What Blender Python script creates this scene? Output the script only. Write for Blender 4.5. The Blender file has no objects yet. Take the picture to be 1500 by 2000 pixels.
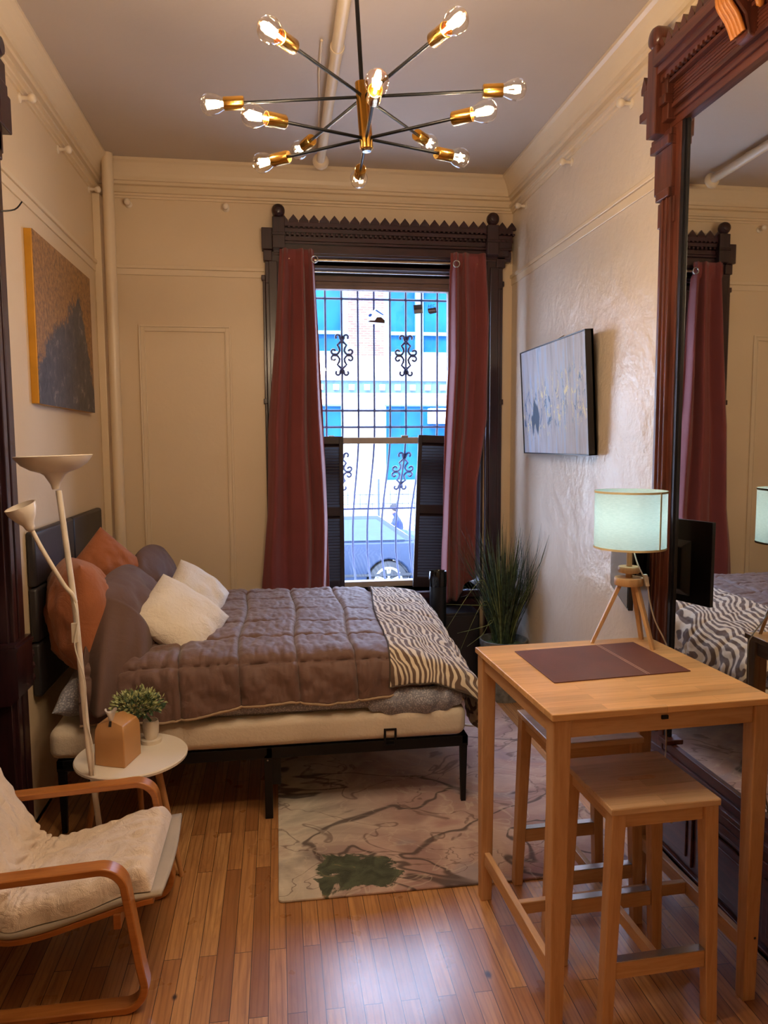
import bpy, math, random
from mathutils import Vector, Matrix, noise
random.seed(7)
C = bpy.context.scene.collection
sc = bpy.context.scene
R = math.radians

# ------------------------------------------------------------------ camera
cam_d = bpy.data.cameras.new('camera'); cam = bpy.data.objects.new('camera', cam_d); C.objects.link(cam)
sc.camera = cam
cam_d.sensor_fit = 'VERTICAL'; cam_d.sensor_height = 36.0; cam_d.sensor_width = 27.0
cam_d.lens = 1434 * 36.0 / 2000
cam_d.clip_start = 0.02; cam_d.clip_end = 200
def cam_axes(p, y, r):
    F = Vector((math.sin(y)*math.cos(p), math.cos(y)*math.cos(p), -math.sin(p)))
    Rt = Vector((math.cos(y), -math.sin(y), 0)); U = Rt.cross(F)
    return F, Rt*math.cos(r)+U*math.sin(r), -Rt*math.sin(r)+U*math.cos(r)
F_, R_, U_ = cam_axes(.0931, .1436, -.0053)
cam.matrix_world = Matrix(((R_.x, U_.x, -F_.x, 0), (R_.y, U_.y, -F_.y, 0), (R_.z, U_.z, -F_.z, 1.8345), (0, 0, 0, 1)))

# ------------------------------------------------------------------ render look
sc.view_settings.view_transform = 'Standard'; sc.view_settings.look = 'None'
sc.view_settings.gamma = 1.0; sc.view_settings.use_curve_mapping = False
sc.view_settings.exposure = 0.66
sc.cycles.use_denoising = True
sc.cycles.max_bounces = 8; sc.cycles.diffuse_bounces = 4; sc.cycles.glossy_bounces = 4
sc.cycles.transparent_max_bounces = 12; sc.cycles.sample_clamp_indirect = 6
sc.cycles.caustics_reflective = False; sc.cycles.caustics_refractive = False

# ------------------------------------------------------------------ daylight
BULB_W = 11.0
world = bpy.data.worlds.new('world'); sc.world = world; world.use_nodes = True
wn = world.node_tree.nodes; wl = world.node_tree.links
bg = wn['Background']; bg.inputs['Strength'].default_value = 15.0; bg.inputs['Color'].default_value = (.52, .66, 1.0, 1)
sd = bpy.data.lights.new('sun', 'SUN'); sd.energy = 12.0; sd.angle = R(.6); sd.color = (.80, .92, 1.0)
sun = bpy.data.objects.new('sun', sd); C.objects.link(sun); sun.location = (-10, -20, 30)
sun.rotation_euler = Vector((.45, 1.0, -1.0)).to_track_quat('-Z', 'Y').to_euler()
pd = bpy.data.lights.new('window_portal', 'AREA'); pd.shape = 'RECTANGLE'; pd.size = 1.3; pd.size_y = 2.5; pd.cycles.is_portal = True
po = bpy.data.objects.new('window_portal', pd); C.objects.link(po); po.location = (.81, 5.78, 1.92)
po.rotation_euler = (R(-90), 0, 0)

# ------------------------------------------------------------------ room numbers
XL, XR, D, ZT, ZC, ZR = -1.107, 1.627, 5.014, 3.614, 3.41, 2.97
YF = -1.0

# ------------------------------------------------------------------ materials
def srgb(r, g, b):
    f = lambda c: ((c/255)/12.92 if c/255 <= .04045 else ((c/255+.055)/1.055)**2.4)
    return (f(r), f(g), f(b), 1)
class NT:
    def __init__(s, name):
        s.m = bpy.data.materials.new(name); s.m.use_nodes = True
        s.n = s.m.node_tree.nodes; s.l = s.m.node_tree.links
        s.b = s.n['Principled BSDF']; s.out = s.n['Material Output']
    def add(s, t, **k):
        n = s.n.new(t)
        for a, v in k.items(): setattr(n, a, v)
        return n
    def link(s, a, b): s.l.new(a, b)
    def coord(s, scale=(1,1,1), loc=(0,0,0), rot=(0,0,0)):
        t = s.add('ShaderNodeTexCoord'); m = s.add('ShaderNodeMapping')
        m.inputs['Scale'].default_value = scale; m.inputs['Location'].default_value = loc; m.inputs['Rotation'].default_value = rot
        s.link(t.outputs['Object'], m.inputs['Vector']); return m.outputs['Vector']
    def noise(s, vec, scale=5, detail=4, rough=.5, dist=0):
        n = s.add('ShaderNodeTexNoise'); n.inputs['Scale'].default_value = scale; n.inputs['Detail'].default_value = detail
        n.inputs['Roughness'].default_value = rough; n.inputs['Distortion'].default_value = dist
        s.link(vec, n.inputs['Vector']); return n.outputs['Fac']
    def ramp(s, fac, stops, interp='LINEAR'):
        r = s.add('ShaderNodeValToRGB'); r.color_ramp.interpolation = interp
        e = r.color_ramp.elements
        while len(e) < len(stops): e.new(.5)
        for el, (p, c) in zip(e, stops): el.position = p; el.color = c if len(c) == 4 else (*c, 1)
        s.link(fac, r.inputs['Fac']); return r.outputs['Color']
    def mix(s, fac, a, b, mode='MIX'):
        m = s.add('ShaderNodeMix', data_type='RGBA', blend_type=mode)
        for v, i in ((fac, 0), (a, 6), (b, 7)):
            if hasattr(v, 'links'): s.link(v, m.inputs[i])
            else: m.inputs[i].default_value = v
        return m.outputs[2]
    def math(s, op, a, b=0.0, c=0.0, clamp=False):
        m = s.add('ShaderNodeMath', operation=op); m.use_clamp = clamp
        for v, i in ((a, 0), (b, 1), (c, 2)):
            if hasattr(v, 'links'): s.link(v, m.inputs[i])
            else: m.inputs[i].default_value = v
        return m.outputs[0]
    def sep(s, v):
        x = s.add('ShaderNodeSeparateXYZ'); s.link(v, x.inputs[0]); return x.outputs
    def comb(s, x, y, z):
        m = s.add('ShaderNodeCombineXYZ')
        for v, i in ((x, 0), (y, 1), (z, 2)):
            if hasattr(v, 'links'): s.link(v, m.inputs[i])
            else: m.inputs[i].default_value = v
        return m.outputs[0]
    def col(s, v):
        if hasattr(v, 'links'): s.link(v, s.b.inputs['Base Color'])
        else: s.b.inputs['Base Color'].default_value = v
    def set(s, **k):
        for a, v in k.items():
            i = s.b.inputs[a.replace('_', ' ')]
            if hasattr(v, 'links'): s.link(v, i)
            else: i.default_value = v
    def bump(s, h, strength=.3, dist=.01):
        b = s.add('ShaderNodeBump'); b.inputs['Strength'].default_value = strength; b.inputs['Distance'].default_value = dist
        s.link(h, b.inputs['Height']); s.link(b.outputs['Normal'], s.b.inputs['Normal'])

def simple(name, c, rough=.5, metal=0.0, var=.06, vs=8, bump=0, bs=60, **k):
    t = NT(name); v = t.coord()
    n = t.noise(v, vs, 3)
    c2 = tuple(max(0, x*(1-var*3)) for x in c[:3]) + (1,)
    c1 = tuple(min(1, x*(1+var)) for x in c[:3]) + (1,)
    t.col(t.ramp(n, [(.3, c2), (.65, c1)]))
    t.set(Roughness=rough, Metallic=metal, **k)
    if bump: t.bump(t.noise(v, bs, 4), bump, .004)
    return t.m

def wood(name, c1, c2, rough=.4, axis='x', scale=1.0, coat=0.0, blocks=None):
    t = NT(name)
    s = {'x': (1.2, 14, 14), 'y': (14, 1.2, 14), 'z': (14, 14, 1.2)}[axis]
    v = t.coord(tuple(q*scale for q in s))
    n = t.noise(v, 2.2, 6, .62, .6)
    fine = t.noise(v, 14, 3, .6)
    c = t.ramp(n, [(.32, c2), (.5, c1), (.68, c2)])
    c = t.mix(t.math('MULTIPLY', fine, .25), c, c2)
    if blocks:
        vb = t.coord((1, 1, 1))
        o = t.sep(vb)
        vv = t.comb(o[0], o[1], 0.0) if axis == 'x' else t.comb(o[1], o[0], 0.0)
        br = t.add('ShaderNodeTexBrick'); br.inputs['Color1'].default_value = (.80, .80, .80, 1); br.inputs['Color2'].default_value = (1.12, 1.12, 1.12, 1)
        br.inputs['Mortar'].default_value = (.8, .75, .7, 1); br.inputs['Mortar Size'].default_value = .0007
        br.inputs['Scale'].default_value = 1; br.inputs['Brick Width'].default_value = blocks[0]; br.inputs['Row Height'].default_value = blocks[1]
        t.link(vv, br.inputs['Vector'])
        c = t.mix(1.0, c, br.outputs['Color'], 'MULTIPLY')
    t.col(c); t.set(Roughness=rough)
    if coat: t.set(Coat_Weight=coat, Coat_Roughness=.12)
    t.bump(n, .08, .002)
    return t.m

def fabric(name, c, rough=.9, weave=600, var=.1, wrinkle=.25, ws=14, sheen=.25):
    t = NT(name); v = t.coord()
    n = t.noise(v, 5, 4)
    c2 = tuple(x*(1-var*2) for x in c[:3]) + (1,)
    t.col(t.ramp(n, [(.35, c2), (.65, c)]))
    t.set(Roughness=rough, Sheen_Weight=sheen)
    w = t.noise(v, ws, 5, .6, .8)
    f = t.noise(v, weave, 2)
    h = t.math('ADD', w, t.math('MULTIPLY', f, .12))
    t.bump(h, wrinkle, .02)
    return t.m

M = {}
def wallmat(name, c, rough, bump):
    t = NT(name); v = t.coord()
    n = t.noise(v, 1.3, 4)
    t.col(t.ramp(n, [(.3, tuple(x*.93 for x in c[:3])+(1,)), (.7, c)]))
    t.set(Roughness=rough, Specular_IOR_Level=.5)
    a = t.noise(v, 5.5, 5, .55, .3); b = t.noise(v, 40, 3)
    t.bump(t.math('ADD', a, t.math('MULTIPLY', b, .12)), bump, .02)
    return t.m
M['wall'] = wallmat('cream_gloss_wall_paint', srgb(226, 204, 172), .42, .16)
M['wallR'] = wallmat('cream_gloss_uneven_plaster', srgb(224, 208, 188), .28, .55)
M['trim'] = wallmat('cream_trim_paint', srgb(228, 208, 178), .35, .06)
M['ceil'] = wallmat('ceiling_paint', srgb(198, 184, 172), .6, .15)
M['peg'] = simple('white_peg_paint', srgb(232, 218, 198), .35)
M['shut'] = simple('near_black_shutter_stain', srgb(34, 22, 28), .45)
# dark carved mahogany
def mahogany(name, c1, c2, axis='z'):
    t = NT(name)
    s = {'x': (2, 22, 22), 'y': (22, 2, 22), 'z': (22, 22, 2)}[axis]
    v = t.coord(s); n = t.noise(v, 1.6, 5, .6, .5)
    t.col(t.ramp(n, [(.3, c2), (.62, c1)])); t.set(Roughness=.33, Coat_Weight=.25, Coat_Roughness=.2)
    t.bump(n, .1, .003); return t.m
M['mah'] = mahogany('dark_carved_mahogany', srgb(52, 26, 32), srgb(28, 15, 22))
M['mahx'] = mahogany('dark_carved_mahogany_rails', srgb(58, 28, 36), srgb(30, 16, 24), 'x')
M['mahm'] = mahogany('red_brown_mahogany', srgb(98, 50, 36), srgb(58, 29, 24))
M['mahmy'] = mahogany('red_brown_mahogany_rails', srgb(98, 50, 36), srgb(58, 29, 24), 'y')
M['gilt'] = simple('carved_orange_wood', srgb(190, 118, 52), .4, bump=.3)
M['blackpaint'] = simple('black_painted_frame', srgb(24, 22, 26), .35)
M['blackmetal'] = simple('black_powder_coated_metal', srgb(16, 16, 20), .38, .4)
M['blackplastic'] = simple('black_plastic', srgb(14, 15, 20), .35)
M['glossblack'] = simple('glossy_black_plastic', srgb(8, 9, 14), .12)
M['screen'] = simple('dark_television_screen', srgb(10, 12, 18), .10)
M['iron'] = simple('blue_black_wrought_iron', srgb(40, 50, 92), .5, .2)
M['brass'] = simple('brushed_brass', srgb(196, 150, 72), .22, 1.0, var=.04)
M['steel'] = simple('brushed_steel', srgb(190, 190, 188), .25, 1.0, var=.03)
M['nickel'] = simple('nickel_rod', srgb(200, 180, 150), .25, 1.0, var=.03)
M['whitemetal'] = simple('white_enamel', srgb(226, 216, 200), .35)
M['whitetop'] = simple('white_laminate', srgb(232, 224, 212), .4, var=.01)
M['opal'] = simple('white_opal_plastic', srgb(232, 222, 210), .3, var=.01, Transmission_Weight=0.0)
M['cord'] = simple('white_cord_rubber', srgb(222, 216, 204), .5)
M['birch'] = wood('table_birch_top', srgb(226, 180, 128), srgb(206, 156, 104), .33, 'x', 1.0, .15, blocks=(.38, .045))
M['birchz'] = wood('table_birch_upright', srgb(206, 164, 124), srgb(186, 142, 102), .42, 'z')
M['birchy'] = wood('table_birch_rail', srgb(208, 168, 128), srgb(188, 146, 106), .42, 'y')
M['birchx'] = wood('table_birch_rail_cross', srgb(206, 166, 126), srgb(186, 144, 104), .42, 'x')
M['stooltop'] = wood('stool_seat_birch', srgb(216, 184, 150), srgb(196, 162, 126), .4, 'x', 1.0, .1, blocks=(.5, .06))
M['bent'] = wood('honey_bentwood', srgb(190, 124, 66), srgb(166, 100, 48), .3, 'x', .7, .3)
M['tripod'] = wood('lamp_tripod_wood', srgb(204, 164, 118), srgb(182, 140, 96), .45, 'z')
M['leg'] = wood('side_table_leg_wood', srgb(190, 140, 92), srgb(160, 112, 70), .45, 'z')
M['tissuebox'] = simple('tan_leatherette', srgb(196, 146, 92), .42, var=.03)
M['tissue'] = fabric('white_tissue', srgb(235, 225, 215), .9, ws=40)
M['mat'] = simple('brown_leather', srgb(104, 62, 54), .42, var=.06, vs=6, bump=.2, bs=300)
M['stitch'] = simple('pale_stitching', srgb(200, 168, 156), .7)
M['curtain'] = fabric('burgundy_curtain_cloth', srgb(128, 58, 56), .8, 900, .05, .10, 8)
M['canvas'] = fabric('ivory_quilted_cotton', srgb(236, 218, 200), .92, 500, .03, .8, 16)
M['sling'] = fabric('grey_beige_sling_canvas', srgb(176, 164, 148), .9, 900, .04, .1)
M['orange'] = fabric('rust_orange_plush', srgb(170, 102, 64), .95, 300, .10, .5, 8, .15)
M['browncloth'] = fabric('brown_cotton', srgb(104, 78, 70), .75, 900, .05, .5, 6, .1)
M['comf'] = fabric('brown_microfibre', srgb(112, 82, 72), .5, 900, .05, .5, 9, .3)
M['piping'] = fabric('beige_piping', srgb(176, 150, 122), .8)
M['whitecloth'] = fabric('cream_crinkled_cotton', srgb(240, 230, 214), .9, 400, .03, .6, 26)
M['mattress'] = fabric('cream_knit_ticking', srgb(222, 208, 188), .9, 200, .03, .2, 40)
M['leather'] = simple('charcoal_leatherette', srgb(40, 38, 42), .45, var=.1, bump=.15, bs=120)
M['leaf'] = simple('pale_green_leaves', srgb(176, 184, 128), .6, var=.2, vs=40)
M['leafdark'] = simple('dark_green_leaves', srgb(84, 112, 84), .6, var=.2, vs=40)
M['grass'] = simple('dark_green_grass_blades', srgb(58, 76, 52), .5, var=.3, vs=30)
M['pot'] = simple('mottled_grey_plant_pot', srgb(120, 122, 120), .7, var=.15, vs=25, bump=.4, bs=40)
M['ceramic'] = simple('white_ceramic', srgb(225, 215, 200), .3, var=.02)
M['glasspane'] = None

def zebra():
    t = NT('zebra_print_cloth'); v = t.coord()
    o = t.sep(v)
    # stripes fan out along the throw
    d = t.noise(v, 2.3, 2, .5, .3); d2 = t.noise(v, 7, 2, .5, 0)
    s = t.math('ADD', t.math('MULTIPLY', o[0], 185), t.math('MULTIPLY', o[1], 40))
    s = t.math('ADD', s, t.math('MULTIPLY', d, 62)); s = t.math('ADD', s, t.math('MULTIPLY', d2, 9))
    w = t.math('SINE', s)
    t.col(t.ramp(w, [(0.40, srgb(224, 210, 188)), (.54, srgb(104, 84, 72))]))
    # ramp input runs -1..1, so shift it
    for l in list(t.l):
        if l.to_node.type == 'VALTORGB' and l.from_socket == w: t.l.remove(l)
    rr = [n for n in t.n if n.type == 'VALTORGB'][0]
    t.link(t.math('MULTIPLY_ADD', w, .5, .5), rr.inputs['Fac'])
    t.set(Roughness=.9, Sheen_Weight=.3); t.bump(t.noise(v, 12, 4, .6, .6), .35, .02)
    return t.m
M['zebra'] = zebra()
def sheet():
    t = NT('grey_patterned_sheet'); v = t.coord()
    vo = t.add('ShaderNodeTexVoronoi'); vo.inputs['Scale'].default_value = 110; t.link(v, vo.inputs['Vector'])
    t.col(t.ramp(vo.outputs['Distance'], [(.25, srgb(196, 196, 204)), (.5, srgb(146, 148, 162))]))
    t.set(Roughness=.85); t.bump(t.noise(v, 22, 4, .6, 1.0), .6, .02); return t.m
M['sheet'] = sheet()
def floor_mat():
    t = NT('orange_oak_strip_floor'); v = t.coord(); o = t.sep(v)
    vv = t.comb(o[1], o[0], 0.0)
    br = t.add('ShaderNodeTexBrick'); br.offset = .37; br.offset_frequency = 2
    br.inputs['Scale'].default_value = 1; br.inputs['Brick Width'].default_value = .85; br.inputs['Row Height'].default_value = .062
    br.inputs['Mortar Size'].default_value = .0012; br.inputs['Mortar Smooth'].default_value = .1; br.inputs['Bias'].default_value = 0
    br.inputs['Color1'].default_value = (0, 0, 0, 1); br.inputs['Color2'].default_value = (1, 1, 1, 1); br.inputs['Mortar'].default_value = (.5, .5, .5, 1)
    t.link(vv, br.inputs['Vector'])
    rnd = t.sep(br.outputs['Color'])[0]
    gv = t.comb(t.math('ADD', t.math('MULTIPLY', o[0], 26), t.math('MULTIPLY', rnd, 37)), t.math('MULTIPLY', o[1], 2.6), t.math('MULTIPLY', rnd, 11))
    g = t.noise(gv, 1.0, 5, .65, 1.2)
    wv = t.add('ShaderNodeTexWave'); wv.wave_type = 'BANDS'; wv.inputs['Scale'].default_value = .55; wv.inputs['Distortion'].default_value = 9; wv.inputs['Detail'].default_value = 2.5; wv.inputs['Detail Scale'].default_value = .6
    t.link(gv, wv.inputs['Vector'])
    base = t.ramp(rnd, [(0, srgb(156, 104, 64)), (.3, srgb(184, 130, 80)), (.7, srgb(202, 148, 94)), (1, srgb(216, 166, 110))])
    c = t.mix(t.math('MULTIPLY', t.ramp(g, [(.38, (0, 0, 0)), (.68, (1, 1, 1))]), .62), base, srgb(142, 88, 52))
    c = t.mix(t.math('MULTIPLY', t.ramp(wv.outputs['Fac'], [(.70, (0, 0, 0)), (1.0, (1, 1, 1))]), .30), c, srgb(112, 68, 42))
    c = t.mix(br.outputs['Fac'], c, srgb(52, 32, 22))
    for kx, ky, kr in ((.690, 2.310, .011), (-.372, 2.365, .008)):      # two knots
        kd = t.math('SQRT', t.math('ADD', t.math('POWER', t.math('ABSOLUTE', t.math('SUBTRACT', o[0], kx)), 2.0), t.math('MULTIPLY', t.math('POWER', t.math('ABSOLUTE', t.math('SUBTRACT', o[1], ky)), 2.0), .35)))
        c = t.mix(t.ramp(kd, [(kr*.6, (1, 1, 1)), (kr*1.3, (0, 0, 0))]), c, srgb(46, 26, 16))
    t.col(c)
    t.set(Roughness=t.ramp(t.noise(v, 6, 3), [(.3, (.26,)*3), (.7, (.38,)*3)]), Coat_Weight=1.0, Coat_Roughness=.26, Coat_IOR=1.7)
    h = t.math('SUBTRACT', t.math('MULTIPLY', g, .25), br.outputs['Fac'])
    t.bump(h, .25, .003)
    return t.m
M['floor'] = floor_mat()
def rug_mat():
    t = NT('marbled_rug_pile'); v = t.coord()
    a = t.noise(v, 1.5, 5, .55, 1.0); b = t.noise(t.coord((1, 1, 1), (3.1, 1.7, 0)), 1.1, 3, .5, 1.0)
    st = t.noise(t.coord((5, 70, 5)), 1.5, 4)
    c = t.ramp(a, [(.30, srgb(122, 118, 120)), (.42, srgb(176, 168, 160)), (.52, srgb(226, 218, 204)), (.60, srgb(200, 180, 170)), (.70, srgb(160, 140, 142))])
    o = t.sep(v)
    yy = t.math('ADD', t.math('MULTIPLY', o[1], .55), t.math('MULTIPLY', b, .8))     # greener toward the near edge, pinker and bluer toward the window
    c = t.mix(t.ramp(yy, [(.08, (.75,)*3), (.40, (0, 0, 0))]), c, srgb(160, 164, 148))
    xx = t.math('ADD', o[0], t.math('MULTIPLY', b, .9))
    c = t.mix(t.math('MULTIPLY', t.ramp(xx, [(.55, (0, 0, 0)), (.95, (1, 1, 1))]), .5), c, srgb(186, 128, 126))
    c = t.mix(t.math('MULTIPLY', t.ramp(t.noise(v, 2.1, 3, .5, 1.0), [(.55, (0, 0, 0)), (.66, (1, 1, 1))]), .5), c, srgb(146, 150, 172))
    # veins: thin lines along level curves of two noises
    for sc_, d_, w_, amt, col in ((.8, 1.3, .006, .85, srgb(70, 56, 58)), (1.5, 1.6, .005, .6, srgb(96, 68, 62)), (2.6, 1.2, .006, .3, srgb(226, 212, 196))):
        n = t.noise(t.coord((1, 1.3, 1), (sc_, 2*sc_, 0)), sc_*1.2, 3, .5, d_)
        k = t.math('ABSOLUTE', t.math('SUBTRACT', n, .5))
        c = t.mix(t.math('MULTIPLY', t.ramp(k, [(0, (1, 1, 1)), (w_, (1, 1, 1)), (w_*2.2, (0, 0, 0))]), amt), c, col)
    # dark green patch near the front edge
    gx = t.math('MULTIPLY', t.math('SUBTRACT', o[0], .335), 4.4); gy = t.math('MULTIPLY', t.math('SUBTRACT', o[1], .155), 5.0)
    dd = t.math('SQRT', t.math('ADD', t.math('MULTIPLY', gx, gx), t.math('MULTIPLY', gy, gy)))
    dd = t.math('ADD', dd, t.math('MULTIPLY', t.math('SUBTRACT', t.noise(v, 5, 5, .6, 1.2), .5), 2.6))
    gc = t.ramp(t.noise(v, 11, 4, .6, 1), [(.35, srgb(50, 60, 48)), (.6, srgb(82, 94, 74)), (.72, srgb(150, 120, 96))])
    c = t.mix(t.ramp(dd, [(.62, (1, 1, 1)), (.70, (0, 0, 0))]), c, gc)
    c = t.mix(t.math('MULTIPLY', st, .22), c, srgb(96, 84, 78))
    t.col(c); t.set(Roughness=.95, Sheen_Weight=.2); t.bump(t.noise(v, 220, 2), .4, .004)
    return t.m
M['rug'] = rug_mat()
def gold_art():
    t = NT('gold_and_charcoal_painting'); v = t.coord(); o = t.sep(v)   # y across, z up (origin at base centre)
    n = t.noise(t.coord((1, 1, 1)), 7, 6, .65, .5); f = t.noise(v, 34, 5, .7, 0)
    m = t.math('SUBTRACT', o[2], .40)
    m = t.math('SUBTRACT', m, t.math('MULTIPLY', o[1], .58))
    tip = t.math('MAXIMUM', t.math('SUBTRACT', o[1], .26), 0.0)          # gold returns at the upper right corner
    m = t.math('ADD', m, t.math('MULTIPLY', tip, 2.2))
    m = t.math('ADD', m, t.math('MULTIPLY', t.math('SUBTRACT', n, .5), .42))
    m = t.math('ADD', m, t.math('MULTIPLY', t.math('SUBTRACT', f, .5), .15))
    gold = t.ramp(f, [(.3, srgb(92, 70, 48)), (.5, srgb(150, 106, 56)), (.7, srgb(186, 138, 78))])
    dark = t.ramp(t.noise(v, 12, 5, .7, .4), [(.3, srgb(48, 48, 56)), (.58, srgb(78, 76, 80)), (.70, srgb(136, 128, 120))])
    t.col(t.mix(t.ramp(m, [(.10, (0, 0, 0)), (.16, (1, 1, 1))]), dark, gold)); t.set(Roughness=.5)
    t.bump(t.noise(v, 24, 5, .7, .5), .5, .006); return t.m
M['goldart'] = gold_art()
M['goldedge'] = simple('gold_painted_canvas_edge', srgb(196, 140, 36), .45, .2)
def blue_art():
    t = NT('blue_grey_cream_painting'); v = t.coord(); o = t.sep(v)
    st = t.noise(t.coord((1, 9, 1.0)), 2.0, 5, .6, .4)
    c = t.ramp(st, [(.34, srgb(158, 152, 156)), (.5, srgb(186, 182, 186)), (.62, srgb(176, 190, 210)), (.72, srgb(120, 140, 162))])
    # flecks gathered in a band across the middle
    band = t.math('ABSOLUTE', t.math('SUBTRACT', t.math('ADD', o[2], t.math('MULTIPLY', o[1], .12)), .31))
    bm = t.ramp(band, [(.09, (1, 1, 1)), (.22, (0, 0, 0))])
    fl = t.noise(t.coord((1, 16, 7), (0, 2, 3)), 1.3, 5, .7, .8)
    fl2 = t.noise(t.coord((1, 18, 9), (0, 7, 1)), 1.3, 5, .7, .8)
    c = t.mix(t.math('MULTIPLY', bm, t.ramp(fl, [(.55, (0, 0, 0)), (.60, (1, 1, 1))])), c, srgb(62, 100, 140))
    c = t.mix(t.math('MULTIPLY', bm, t.ramp(fl2, [(.56, (0, 0, 0)), (.59, (1, 1, 1))])), c, srgb(232, 220, 170))
    gx = t.math('MULTIPLY', t.math('SUBTRACT', o[1], .30), 4.5); gz = t.math('MULTIPLY', t.math('SUBTRACT', o[2], .24), 3.4)
    dd = t.math('ADD', t.math('SQRT', t.math('ADD', t.math('MULTIPLY', gx, gx), t.math('MULTIPLY', gz, gz))), t.math('MULTIPLY', t.noise(t.coord((1, 14, 4)), 1.5, 4), 1.0))
    c = t.mix(t.ramp(dd, [(.75, (1, 1, 1)), (.86, (0, 0, 0))]), c, srgb(40, 62, 88))
    t.col(c); t.set(Roughness=.5); t.bump(fl, .4, .004); return t.m
M['blueart'] = blue_art()
def glass(name, tint=(1, 1, 1, 1), ior=1.45):
    t = NT(name)
    tr = t.add('ShaderNodeBsdfTransparent'); tr.inputs['Color'].default_value = tint
    gl = t.add('ShaderNodeBsdfGlossy'); gl.inputs['Roughness'].default_value = .02
    fr = t.add('ShaderNodeLayerWeight'); f5 = t.math('MULTIPLY_ADD', t.math('POWER', fr.outputs['Facing'], 3.0 if ior > 1.4 else 2.2), .55*(ior-.9) if ior > 1.4 else .75, .05)
    mx = t.add('ShaderNodeMixShader'); t.link(f5, mx.inputs[0]); t.link(tr.outputs[0], mx.inputs[1]); t.link(gl.outputs[0], mx.inputs[2])
    t.link(mx.outputs[0], t.out.inputs['Surface']); return t.m
M['glasspane'] = glass('window_glass', (.97, .99, 1, 1))
M['bulbglass'] = glass('clear_bulb_glass', (1, .98, .95, 1), 1.35)
M['smoked'] = glass('smoked_glass', (.25, .3, .38, 1), 1.5)
def emis(name, c, s):
    t = NT(name); t.col((0, 0, 0, 1)); t.set(Emission_Color=c, Emission_Strength=s); return t.m
M['filament'] = emis('glowing_filament', (1, .72, .38, 1), 90)
M['ledbulb'] = emis('glowing_lamp_bulb', (.9, 1, .93, 1), 12)
def mirror():
    t = NT('silvered_mirror_glass'); t.col((.80, .82, .82, 1)); t.set(Metallic=1.0, Roughness=.015); return t.m
M['mirror'] = mirror()
def shade():
    t = NT('pale_linen_lamp_shade')
    v = t.coord()
    d = t.add('ShaderNodeBsdfDiffuse'); tl = t.add('ShaderNodeBsdfTranslucent')
    c = t.ramp(t.noise(t.coord((60, 60, 400)), 1.0, 3), [(.3, srgb(200, 220, 222)), (.7, srgb(216, 232, 234))])
    t.link(c, d.inputs[0]); t.link(c, tl.inputs[0])
    mx = t.add('ShaderNodeMixShader'); mx.inputs[0].default_value = .55
    t.link(d.outputs[0], mx.inputs[1]); t.link(tl.outputs[0], mx.inputs[2]); t.link(mx.outputs[0], t.out.inputs['Surface'])
    return t.m
M['shade'] = shade()
M['shadetrim'] = simple('cream_shade_binding', srgb(214, 200, 160), .8)
# outdoors
def brick():
    t = NT('tan_brick'); v = t.coord(); o = t.sep(v)
    br = t.add('ShaderNodeTexBrick'); br.inputs['Scale'].default_value = 1; br.inputs['Brick Width'].default_value = .22; br.inputs['Row Height'].default_value = .075
    br.inputs['Mortar Size'].default_value = .008; br.inputs['Color1'].default_value = srgb(110, 66, 50); br.inputs['Color2'].default_value = srgb(84, 50, 40); br.inputs['Mortar'].default_value = srgb(160, 146, 134)
    t.link(t.comb(o[0], o[2], 0.0), br.inputs['Vector']); t.col(br.outputs['Color']); t.set(Roughness=.9); return t.m
M['brick'] = brick()
M['stone'] = simple('pale_limestone', srgb(226, 224, 218), .85, var=.02, bump=.2)
M['shadedstone'] = simple('blue_shaded_stone_band', srgb(56, 82, 106), .8, var=.08)  # blue shade behind the white dentils, put into the band's colour
M['teal'] = simple('teal_blue_window_film', srgb(16, 66, 104), .9, var=.12, vs=1.2, Specular_IOR_Level=.08)
M['skyframe'] = simple('pale_blue_window_mullion', srgb(84, 128, 146), .5)
M['asphalt'] = simple('asphalt', srgb(84, 88, 96), .9, bump=.3)
M['pavement'] = simple('concrete_pavement', srgb(190, 188, 184), .9, bump=.2)
M['carpaint'] = simple('blue_grey_car_paint', srgb(26, 38, 60), .25, .3, var=.02)
M['rim'] = simple('silver_wheel_rim', srgb(150, 156, 160), .4)
M['carglass'] = simple('dark_blue_car_glass', srgb(20, 44, 74), .3)
M['tyre'] = simple('rubber_tyre', srgb(26, 28, 34), .8)
M['red'] = simple('red_tail_lamp', srgb(190, 40, 60), .3)
M['denim'] = simple('blue_clothing', srgb(14, 30, 84), .9)
M['skin'] = simple('skin', srgb(150, 104, 84), .6)
M['hair'] = simple('dark_hair', srgb(16, 14, 24), .8)
M['bench'] = simple('weathered_bench_wood', srgb(150, 150, 150), .8)
def film(name, c, f=.6):
    t = NT(name); d = t.add('ShaderNodeBsdfDiffuse'); d.inputs[0].default_value = c; tl = t.add('ShaderNodeBsdfTranslucent'); tl.inputs[0].default_value = c
    mx = t.add('ShaderNodeMixShader'); mx.inputs[0].default_value = f; t.link(d.outputs[0], mx.inputs[1]); t.link(tl.outputs[0], mx.inputs[2]); t.link(mx.outputs[0], t.out.inputs['Surface']); return t.m
M['stickergrey'] = film('faded_grey_sticker', srgb(108, 100, 96), .4)
M['stickerwhite'] = film('faded_white_sticker', srgb(235, 236, 240), .7)
M['stickerbrown'] = film('faded_brown_sticker', srgb(110, 92, 86), .3)
M['stickerblue'] = film('faded_blue_print', srgb(120, 170, 225), .5)
M['ink'] = simple('dark_print_ink', srgb(60, 54, 58), .7)

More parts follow.
